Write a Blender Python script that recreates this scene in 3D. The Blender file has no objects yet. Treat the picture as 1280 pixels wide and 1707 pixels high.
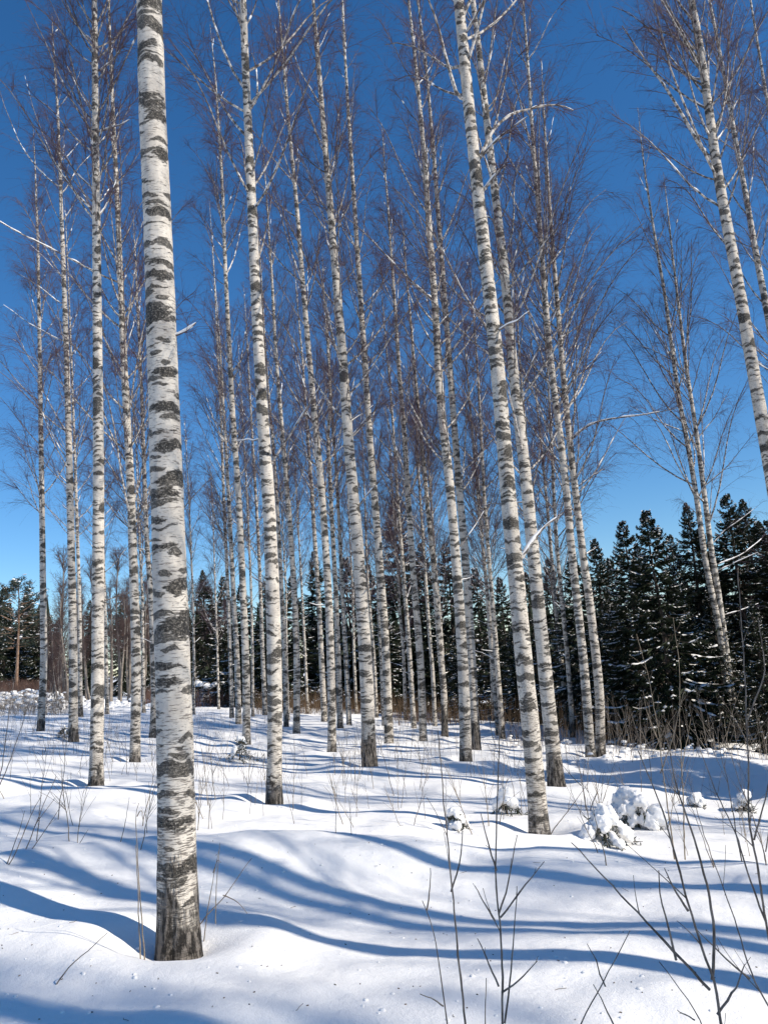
import bpy, math, random
import numpy as np
from mathutils import Matrix, Vector

# ------------------------------------------------------------------ camera
S = bpy.context.scene
COL = S.collection
FPX, CX, CY = 1334.0, 640.0, 853.5          # focal length and centre in photo pixels
PITCH, ROLL = math.radians(10.0), math.radians(4.6)
EYE = np.array([0.0, 0.0, 1.75])
FW = np.array([0, math.cos(PITCH), math.sin(PITCH)])
UPP = np.array([0, -math.sin(PITCH), math.cos(PITCH)])
RX = np.array([1.0, 0, 0])
IR = math.cos(ROLL) * RX - math.sin(ROLL) * UPP
IU = math.sin(ROLL) * RX + math.cos(ROLL) * UPP

cam_data = bpy.data.cameras.new("camera")
cam = bpy.data.objects.new("camera", cam_data)
COL.objects.link(cam)
cam_data.sensor_fit = 'VERTICAL'
cam_data.sensor_height = 24.0
cam_data.lens = 24.0 * FPX / 1707.0
cam_data.clip_start = 0.05
cam_data.clip_end = 3000
cam.matrix_world = Matrix(((IR[0], IU[0], -FW[0], EYE[0]), (IR[1], IU[1], -FW[1], EYE[1]),
                           (IR[2], IU[2], -FW[2], EYE[2]), (0, 0, 0, 1)))
S.camera = cam

# ------------------------------------------------------------------ light
SUN_EL = math.radians(37)
SUN_AZ = math.radians(113)                  # clockwise from +Y (view direction): behind and to the right
SD = np.array([math.sin(SUN_AZ) * math.cos(SUN_EL), math.cos(SUN_AZ) * math.cos(SUN_EL), math.sin(SUN_EL)])
world = bpy.data.worlds.new("World")
S.world = world
world.use_nodes = True
wn = world.node_tree.nodes
sky = wn.new("ShaderNodeTexSky")
sky.sky_type = 'NISHITA'
sky.sun_disc = False
sky.sun_elevation = SUN_EL
sky.sun_rotation = SUN_AZ
sky.altitude = 300
sky.air_density = 1.0
sky.dust_density = 0.0
sky.ozone_density = 5.5
wn["Background"].inputs[1].default_value = 0.120
hsv = wn.new("ShaderNodeHueSaturation")
hsv.inputs["Saturation"].default_value = 1.20
world.node_tree.links.new(sky.outputs[0], hsv.inputs["Color"])
world.node_tree.links.new(hsv.outputs[0], wn["Background"].inputs[0])
sun_data = bpy.data.lights.new("sun", 'SUN')
sun_data.energy = 4.6
sun_data.angle = math.radians(0.55)
sun_data.color = (1.0, 0.93, 0.82)
sun = bpy.data.objects.new("sun", sun_data)
COL.objects.link(sun)
sun.rotation_euler = Vector((-SD[0], -SD[1], -SD[2])).to_track_quat('-Z', 'Y').to_euler()
S.view_settings.view_transform = 'Standard'
S.view_settings.look = 'None'
S.view_settings.exposure = 0.25
S.view_settings.gamma = 1.0
S.cycles.max_bounces = 6
S.cycles.diffuse_bounces = 3
S.cycles.glossy_bounces = 2
S.cycles.transmission_bounces = 2
S.cycles.use_adaptive_sampling = True
S.cycles.adaptive_threshold = 0.015

# ------------------------------------------------------------------ helpers
def ray(px, py):
    return FW + IR * ((px - CX) / FPX) + IU * ((CY - py) / FPX)

def at(px, py, Y):
    """point of the photo's pixel on the vertical plane Y metres ahead"""
    r = ray(px, py)
    return EYE + r * (Y / r[1])

def hash3(ix, iy, iz, seed):
    n = (ix.astype(np.int64) * 374761393 + iy.astype(np.int64) * 668265263 + iz.astype(np.int64) * 2147483647 + seed * 974634777) & 0xffffffff
    n = ((n ^ (n >> 13)) * 1274126177) & 0xffffffff
    n = ((n ^ (n >> 16)) * 2246822519) & 0xffffffff
    return ((n ^ (n >> 15)) & 0xffffff) / float(0xffffff)

def vnoise(x, y, z=None, seed=0):
    x = np.asarray(x, float); y = np.asarray(y, float)
    z = np.zeros_like(x) if z is None else np.asarray(z, float)
    ix, iy, iz = np.floor(x), np.floor(y), np.floor(z)
    fx, fy, fz = x - ix, y - iy, z - iz
    fx, fy, fz = [f * f * f * (f * (f * 6 - 15) + 10) for f in (fx, fy, fz)]
    r = 0
    for a in (0, 1):
        for b in (0, 1):
            for c in (0, 1):
                w = (fx if a else 1 - fx) * (fy if b else 1 - fy) * (fz if c else 1 - fz)
                r = r + w * hash3(ix + a, iy + b, iz + c, seed)
    return r * 2 - 1

def mesh_of(name, v, quads=None, tris=None, mats=None, smooth=True, attrs=None, matidx=None):
    me = bpy.data.meshes.new(name)
    v = np.asarray(v, np.float32)
    nq = 0 if quads is None else len(quads)
    nt = 0 if tris is None else len(tris)
    loops, starts = [], []
    if nq:
        loops.append(np.asarray(quads, np.int32).ravel()); starts.append(np.arange(nq, dtype=np.int32) * 4)
    if nt:
        loops.append(np.asarray(tris, np.int32).ravel()); starts.append(nq * 4 + np.arange(nt, dtype=np.int32) * 3)
    loops = np.concatenate(loops); starts = np.concatenate(starts)
    me.vertices.add(len(v)); me.vertices.foreach_set("co", v.ravel())
    me.loops.add(len(loops)); me.loops.foreach_set("vertex_index", loops)
    me.polygons.add(len(starts)); me.polygons.foreach_set("loop_start", starts)
    if matidx is not None:
        me.polygons.foreach_set("material_index", np.asarray(matidx, np.int32))
    me.update(calc_edges=True)
    me.polygons.foreach_set("use_smooth", np.full(len(starts), bool(smooth)))
    for k, a in (attrs or {}).items():
        a = np.asarray(a, np.float32)
        t = 'FLOAT' if a.ndim == 1 else 'FLOAT_VECTOR'
        at_ = me.attributes.new(k, t, 'POINT')
        at_.data.foreach_set("value" if a.ndim == 1 else "vector", a.ravel())
    for m in (mats or []):
        me.materials.append(m)
    me.update()
    return me

def obj(name, me, parent=None):
    o = bpy.data.objects.new(name, me)
    COL.objects.link(o)
    if parent is not None:
        o.parent = parent
    return o

def tag(o, label=None, cat=None, group=None, kind=None):
    if label: o["label"] = label
    if cat: o["category"] = cat
    if group: o["group"] = group
    if kind: o["kind"] = kind
    return o

def thing(name, label, cat, loc=(0, 0, 0), group=None):
    o = obj(name, None)
    o.location = [float(c) for c in loc]
    return tag(o, label, cat, group)

def copy_tree(o, loc, rot, scale, label, group=None):
    c = o.copy(); COL.objects.link(c)
    c.location = [float(q) for q in loc]; c.rotation_euler = rot
    c.scale = scale if hasattr(scale, '__len__') else (scale,) * 3
    c["label"] = label
    if group: c["group"] = group
    for ch in list(o.children):
        d = ch.copy(); COL.objects.link(d); d.parent = c
    return c

class Geo:
    """collects pieces of geometry for ONE mesh"""
    def __init__(self): self.v, self.q, self.t, self.n, self.a, self.b, self.mq, self.mt = [], [], [], 0, [], [], [], []
    def add(self, v, q=None, t=None, a=None, b=None, m=0):
        v = np.asarray(v, float).reshape(-1, 3)
        self.v.append(v)
        if q is not None and len(q): self.q.append(np.asarray(q) + self.n); self.mq.append(np.full(len(q), m))
        if t is not None and len(t): self.t.append(np.asarray(t) + self.n); self.mt.append(np.full(len(t), m))
        self.a.append(np.zeros(len(v)) if a is None else np.asarray(a, float).ravel())
        self.b.append(np.zeros(len(v)) if b is None else np.asarray(b, float).ravel())
        self.n += len(v)
    def mesh(self, name, mats, smooth=True):
        q = np.concatenate(self.q) if self.q else None
        t = np.concatenate(self.t) if self.t else None
        mi = np.concatenate(self.mq + self.mt)
        return mesh_of(name, np.concatenate(self.v), q, t, mats, smooth, {"rad": np.concatenate(self.a), "var": np.concatenate(self.b)}, mi)

def tubes(P, R, k, cap=True):
    """P (B,n,3) centre lines, R (B,n) radii -> verts, quads, radius per vertex"""
    P = np.asarray(P, float); R = np.asarray(R, float)
    B, n, _ = P.shape
    T = np.gradient(P, axis=1)
    T /= np.linalg.norm(T, axis=2, keepdims=True) + 1e-9
    m = T.mean(axis=1)
    ref = np.where(np.abs(m[:, 2:3]) > 0.75, np.array([[1.0, 0, 0]]), np.array([[0, 0, 1.0]]))[:, None, :]
    A = np.cross(T, np.broadcast_to(ref, T.shape)); A /= np.linalg.norm(A, axis=2, keepdims=True) + 1e-9
    C = np.cross(T, A)
    th = np.arange(k) * 2 * np.pi / k
    V = P[:, :, None, :] + R[:, :, None, None] * (A[:, :, None, :] * np.cos(th)[None, None, :, None] + C[:, :, None, :] * np.sin(th)[None, None, :, None])
    b = np.arange(B)[:, None, None] * n * k
    i = np.arange(n - 1)[None, :, None] * k
    j = np.arange(k)[None, None, :]; j2 = (j + 1) % k
    Q = np.stack(np.broadcast_arrays(b + i + j, b + i + j2, b + i + k + j2, b + i + k + j), -1).reshape(-1, 4)
    return V.reshape(-1, 3), Q, np.repeat(R[:, :, None], k, 2).ravel()

def resample(P, n):
    P = np.asarray(P, float)
    d = np.r_[0, np.cumsum(np.linalg.norm(np.diff(P, axis=0), axis=1))]
    s = np.linspace(0, d[-1], n)
    return np.stack([np.interp(s, d, P[:, c]) for c in range(3)], 1)

def smooth_path(P, it=2):
    P = np.asarray(P, float).copy()
    for _ in range(it):
        P[1:-1] = 0.25 * P[:-2] + 0.5 * P[1:-1] + 0.25 * P[2:]
    return P

# ------------------------------------------------------------------ materials
def new_mat(name):
    m = bpy.data.materials.new(name); m.use_nodes = True
    nt = m.node_tree
    return m, nt, nt.nodes["Principled BSDF"]

class N:
    """tiny node-graph writer"""
    def __init__(self, nt): self.nt = nt
    def node(self, t, **kw):
        n = self.nt.nodes.new(t)
        for k, v in kw.items(): setattr(n, k, v)
        return n
    def put(self, sock, v):
        if isinstance(v, bpy.types.NodeSocket): self.nt.links.new(v, sock)
        elif v is not None:
            if hasattr(v, '__len__') and len(v) == 3 and sock.type == 'RGBA': v = (*v, 1)
            sock.default_value = v
    def math(self, op, a, b=None, c=None, clamp=False):
        n = self.node("ShaderNodeMath", operation=op, use_clamp=clamp)
        for s, v in zip(n.inputs, (a, b, c)): self.put(s, v)
        return n.outputs[0]
    def vmath(self, op, a, b=None, scale=None):
        n = self.node("ShaderNodeVectorMath", operation=op)
        self.put(n.inputs[0], a)
        if b is not None: self.put(n.inputs[1], b)
        if scale is not None: self.put(n.inputs[3], scale)
        return n.outputs[1] if op in ('LENGTH', 'DOT_PRODUCT', 'DISTANCE') else n.outputs[0]
    def attr(self, name):
        return self.node("ShaderNodeAttribute", attribute_name=name)
    def noise(self, vec, scale=1.0, detail=2.0, rough=0.5):
        n = self.node("ShaderNodeTexNoise")
        self.put(n.inputs["Vector"], vec); n.inputs["Scale"].default_value = scale
        n.inputs["Detail"].default_value = detail; n.inputs["Roughness"].default_value = rough
        return n.outputs[0]
    def ramp(self, v, lo, hi, a=0.0, b=1.0):
        n = self.node("ShaderNodeMapRange", interpolation_type='SMOOTHSTEP')
        for s, x in zip(n.inputs, (v, lo, hi, a, b)): self.put(s, x)
        return n.outputs[0]
    def mix(self, f, a, b):
        n = self.node("ShaderNodeMix", data_type='RGBA')
        self.put(n.inputs[0], f); self.put(n.inputs[6], a); self.put(n.inputs[7], b)
        return n.outputs[2]
    def xyz(self, v):
        n = self.node("ShaderNodeSeparateXYZ"); self.put(n.inputs[0], v); return n.outputs
    def combine(self, x, y, z):
        n = self.node("ShaderNodeCombineXYZ")
        for s, v in zip(n.inputs, (x, y, z)): self.put(s, v)
        return n.outputs[0]
    def bump(self, h, dist, strength=1.0):
        n = self.node("ShaderNodeBump"); n.inputs["Distance"].default_value = dist
        n.inputs["Strength"].default_value = strength; self.put(n.inputs["Height"], h)
        return n.outputs[0]

def make_snow(name, coarse=1.0):
    m, nt, p = new_mat(name); g = N(nt)
    geo = g.node("ShaderNodeNewGeometry").outputs["Position"]
    n1 = g.noise(geo, 7 * coarse, 7, 0.64)
    n2 = g.noise(geo, 120 * coarse, 2, 0.6)
    h = g.math('ADD', n1, g.math('MULTIPLY', n2, 0.18))
    nt.links.new(g.bump(h, 0.03, 0.55), p.inputs["Normal"])
    c = g.mix(g.noise(geo, 1.3, 3), (0.905, 0.885, 0.855), (0.94, 0.92, 0.89))
    nt.links.new(c, p.inputs["Base Color"])
    p.inputs["Roughness"].default_value = 0.62
    p.inputs["Specular IOR Level"].default_value = 0.25
    return m

SNOW = make_snow("snow")
SNOW_CAP = make_snow("snow_on_branches", 1.6)

def make_bark():
    m, nt, p = new_mat("birch_bark"); g = N(nt)
    P = g.attr("bk").outputs["Vector"]
    hs = g.attr("hs").outputs["Fac"]
    age_shade = g.attr("age_shade").outputs["Fac"]                       # how rough and speckled this tree is; paints in shade on the grey shaded stems
    # slow tone variation: cream, pinkish peel, grey
    t1 = g.noise(g.vmath('MULTIPLY', P, (7, 7, 5)), 1, 3)
    t2 = g.noise(g.vmath('MULTIPLY', P, (16, 16, 60)), 1, 3, 0.6)
    col = g.mix(g.ramp(t1, 0.38, 0.66), (0.64, 0.58, 0.495), (0.50, 0.45, 0.385))
    col = g.mix(g.ramp(t2, 0.52, 0.72, 0, 0.7), col, (0.40, 0.36, 0.32))
    # fine horizontal lenticels
    d1 = g.noise(g.vmath('MULTIPLY', P, (14, 14, 120)), 1, 2, 0.65)
    d2 = g.noise(g.vmath('MULTIPLY', P, (40, 40, 230)), 1, 1.5)
    reg = g.noise(g.vmath('MULTIPLY', P, (6, 6, 4)), 1, 2)
    lo = g.math('SUBTRACT', g.math('SUBTRACT', 0.71, g.math('MULTIPLY', reg, 0.22)), g.math('MULTIPLY', g.ramp(hs, 2.0, 0.3), 0.09))
    dash = g.ramp(d1, lo, g.math('ADD', lo, 0.045))
    dash2 = g.ramp(d2, 0.66, 0.72, 0, 0.7)
    dash = g.math('MAXIMUM', dash, dash2)
    col = g.mix(g.math('MULTIPLY', dash, 0.85), col, (0.13, 0.11, 0.095))
    # speckle of aged bark, also the painted shade of the grey shaded stems
    sp = g.noise(g.vmath('MULTIPLY', P, (60, 60, 60)), 1, 2, 0.7)
    spm = g.math('MULTIPLY', g.ramp(sp, 0.56, 0.64), g.math('MULTIPLY', age_shade, 0.8))
    col = g.mix(spm, col, (0.20, 0.17, 0.12))

    # black bands and eyebrow-shaped patches, each at its own height and side of the stem
    px_, py_, pz_ = g.xyz(P)
    dirv = g.attr("dir").outputs["Vector"]
    wob = g.noise(g.vmath('MULTIPLY', P, (22, 22, 80)), 1, 4, 0.68)
    wob = g.math('SUBTRACT', wob, 0.5)
    slow = g.noise(g.vmath('MULTIPLY', P, (7, 7, 3)), 1, 2)
    def brows(freq, off, tmin, tvar, wmin, wvar, amp, dro, pw):
        zc = g.math('ADD', g.math('MULTIPLY', pz_, freq), g.math('ADD', g.math('MULTIPLY', slow, 0.40 * freq / 3.0), off))
        cell = g.math('FLOOR', zc)
        fr = g.math('SUBTRACT', g.math('SUBTRACT', zc, cell), 0.5)
        wn_ = g.node("ShaderNodeTexWhiteNoise", noise_dimensions='1D')
        nt.links.new(g.math('ADD', cell, off * 13.7), wn_.inputs["W"])
        r1, r2, r3 = g.xyz(wn_.outputs["Color"])
        a = g.math('MULTIPLY', wn_.outputs["Value"], 6.2832)
        c = g.vmath('DOT_PRODUCT', dirv, g.combine(g.math('COSINE', a), g.math('SINE', a), 0.0))
        lat = g.math('MULTIPLY', g.math('SUBTRACT', 1.0, c), 0.5)
        thick = g.math('ADD', tmin, g.math('MULTIPLY', g.math('POWER', r1, pw), tvar))
        thick = g.math('MULTIPLY', thick, g.math('ADD', 1.0, g.math('MULTIPLY', hs, 0.018)))
        wide = g.math('ADD', wmin, g.math('MULTIPLY', r2, wvar))
        body = g.math('MULTIPLY', thick, g.math('SUBTRACT', 1.0, g.math('POWER', g.math('DIVIDE', lat, wide), 1.3)))
        cen = g.math('ABSOLUTE', g.math('ADD', g.math('SUBTRACT', fr, g.math('MULTIPLY', g.math('SUBTRACT', r3, 0.5), 0.25)), g.math('MULTIPLY', lat, dro)))
        f = g.math('ADD', g.math('SUBTRACT', body, cen), g.math('MULTIPLY', wob, amp))
        return g.ramp(f, -0.015, 0.045)
    b1 = brows(2.5, 0.13, -0.03, 0.27, 0.15, 0.9, 0.46, 0.12, 2.2)
    b3 = brows(4.3, 5.31, -0.05, 0.25, 0.10, 0.6, 0.40, 0.18, 1.3)
    b1 = g.math('MAXIMUM', b1, b3)
    b2 = brows(8.5, 2.77, -0.02, 0.30, 0.03, 0.30, 0.38, 0.2, 1.0)
    b4 = brows(13.0, 9.4, -0.05, 0.33, 0.02, 0.22, 0.38, 0.2, 1.1)
    b2 = g.math('MAXIMUM', b2, b4)
    band = g.math('MAXIMUM', b1, g.math('MULTIPLY', b2, 0.9))
    crack = g.noise(g.vmath('MULTIPLY', P, (70, 70, 90)), 1, 3, 0.7)
    dark = g.mix(g.ramp(crack, 0.46, 0.72), (0.018, 0.016, 0.013), (0.25, 0.22, 0.18))
    col = g.mix(g.math('MULTIPLY', g.math('MULTIPLY', band, g.ramp(sp, 0.70, 0.58, 0.45, 1.0)), 0.97), col, dark)
    # rough grey-black foot with vertical fissures; on the leftmost birch it paints in shade
    fn = g.noise(g.vmath('MULTIPLY', P, (30, 30, 7)), 1, 5, 0.7)
    edge = g.noise(g.vmath('MULTIPLY', P, (14, 14, 5)), 1, 4, 0.6)
    hh = g.math('ADD', hs, g.math('MULTIPLY', g.math('SUBTRACT', edge, 0.5), 1.1))
    foot_h = g.attr("foot").outputs["Fac"]
    foot = g.ramp(hh, g.math('ADD', foot_h, 0.12), g.math('SUBTRACT', foot_h, 0.12))
    fcol = g.mix(g.ramp(fn, 0.44, 0.60), (0.018, 0.015, 0.012), (0.20, 0.175, 0.15))
    col = g.mix(foot, col, fcol)
    nt.links.new(col, p.inputs["Base Color"])
    h = g.math('ADD', g.math('MULTIPLY', band, g.math('ADD', 0.4, crack)), g.math('MULTIPLY', foot, g.math('MULTIPLY', fn, 3.0)))
    h = g.math('SUBTRACT', h, g.math('MULTIPLY', dash, 0.18))
    h = g.math('ADD', h, g.math('MULTIPLY', t2, 0.35))
    nt.links.new(g.bump(h, 0.012, 0.9), p.inputs["Normal"])
    p.inputs["Roughness"].default_value = 0.62
    p.inputs["Specular IOR Level"].default_value = 0.3
    return m

def make_twig():
    """birch wood: thick limbs pale with black marks, thin twigs dark red-brown"""
    m, nt, p = new_mat("birch_twigs"); g = N(nt)
    r = g.attr("rad").outputs["Fac"]
    geo = g.node("ShaderNodeNewGeometry").outputs["Position"]
    n = g.noise(geo, 14, 3, 0.6)
    pale = g.mix(g.ramp(n, 0.42, 0.60), (0.10, 0.085, 0.075), (0.62, 0.57, 0.51))
    thin = g.mix(g.noise(geo, 1.1, 1), (0.060, 0.036, 0.046), (0.105, 0.062, 0.076))
    mid = g.mix(g.ramp(n, 0.4, 0.65), (0.10, 0.08, 0.072), (0.30, 0.265, 0.24))
    c = g.mix(g.ramp(r, 0.0040, 0.0085), thin, mid)
    c = g.mix(g.ramp(r, 0.009, 0.019), c, pale)
    nt.links.new(c, p.inputs["Base Color"])
    p.inputs["Roughness"].default_value = 0.6
    p.inputs["Specular IOR Level"].default_value = 0.25
    return m

def plain(name, c1, c2, scale=8.0, rough=0.75, attr=None, bump=0.0):
    m, nt, p = new_mat(name); g = N(nt)
    geo = g.node("ShaderNodeNewGeometry").outputs["Position"]
    f = g.ramp(g.noise(geo, scale, 3, 0.6), 0.35, 0.65)
    if attr: f = g.math('ADD', g.math('MULTIPLY', f, 0.45), g.math('MULTIPLY', g.attr(attr).outputs["Fac"], 0.55))
    nt.links.new(g.mix(f, c1, c2), p.inputs["Base Color"])
    p.inputs["Roughness"].default_value = rough
    p.inputs["Specular IOR Level"].default_value = 0.2
    if bump: nt.links.new(g.bump(g.noise(geo, scale * 4, 3), bump), p.inputs["Normal"])
    return m

BARK = make_bark()
TWIG = make_twig()
NEEDLE = plain("spruce_needles", (0.010, 0.016, 0.009), (0.038, 0.052, 0.024), 2.0, 0.6, "var")
PINE_NEEDLE = plain("pine_needles", (0.020, 0.030, 0.020), (0.055, 0.066, 0.045), 2.0, 0.6, "var")
CONIFER_BARK = plain("conifer_bark", (0.05, 0.04, 0.033), (0.14, 0.11, 0.09), 12, 0.9, None, 0.01)
PINE_BARK = plain("pine_bark", (0.16, 0.095, 0.06), (0.30, 0.20, 0.14), 6, 0.9)
SHOOT = plain("bare_shoot_bark", (0.105, 0.083, 0.066), (0.26, 0.21, 0.165), 20, 0.6)
SHOOT_PALE = plain("pale_shoot_bark", (0.15, 0.12, 0.085), (0.30, 0.24, 0.17), 20, 0.6)
DRY = plain("dry_grass_straw", (0.07, 0.045, 0.026), (0.21, 0.14, 0.085), 3, 0.8, "var")
RUSTY = plain("rust_brown_twigs", (0.11, 0.060, 0.045), (0.22, 0.135, 0.10), 3, 0.8, "var")
GREYWOOD = plain("grey_brown_wood", (0.11, 0.092, 0.078), (0.36, 0.31, 0.26), 4, 0.8, "var")
BROWNTWIG = plain("brown_wood_twigs", (0.075, 0.05, 0.045), (0.15, 0.10, 0.09), 3, 0.8, "var")

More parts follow.
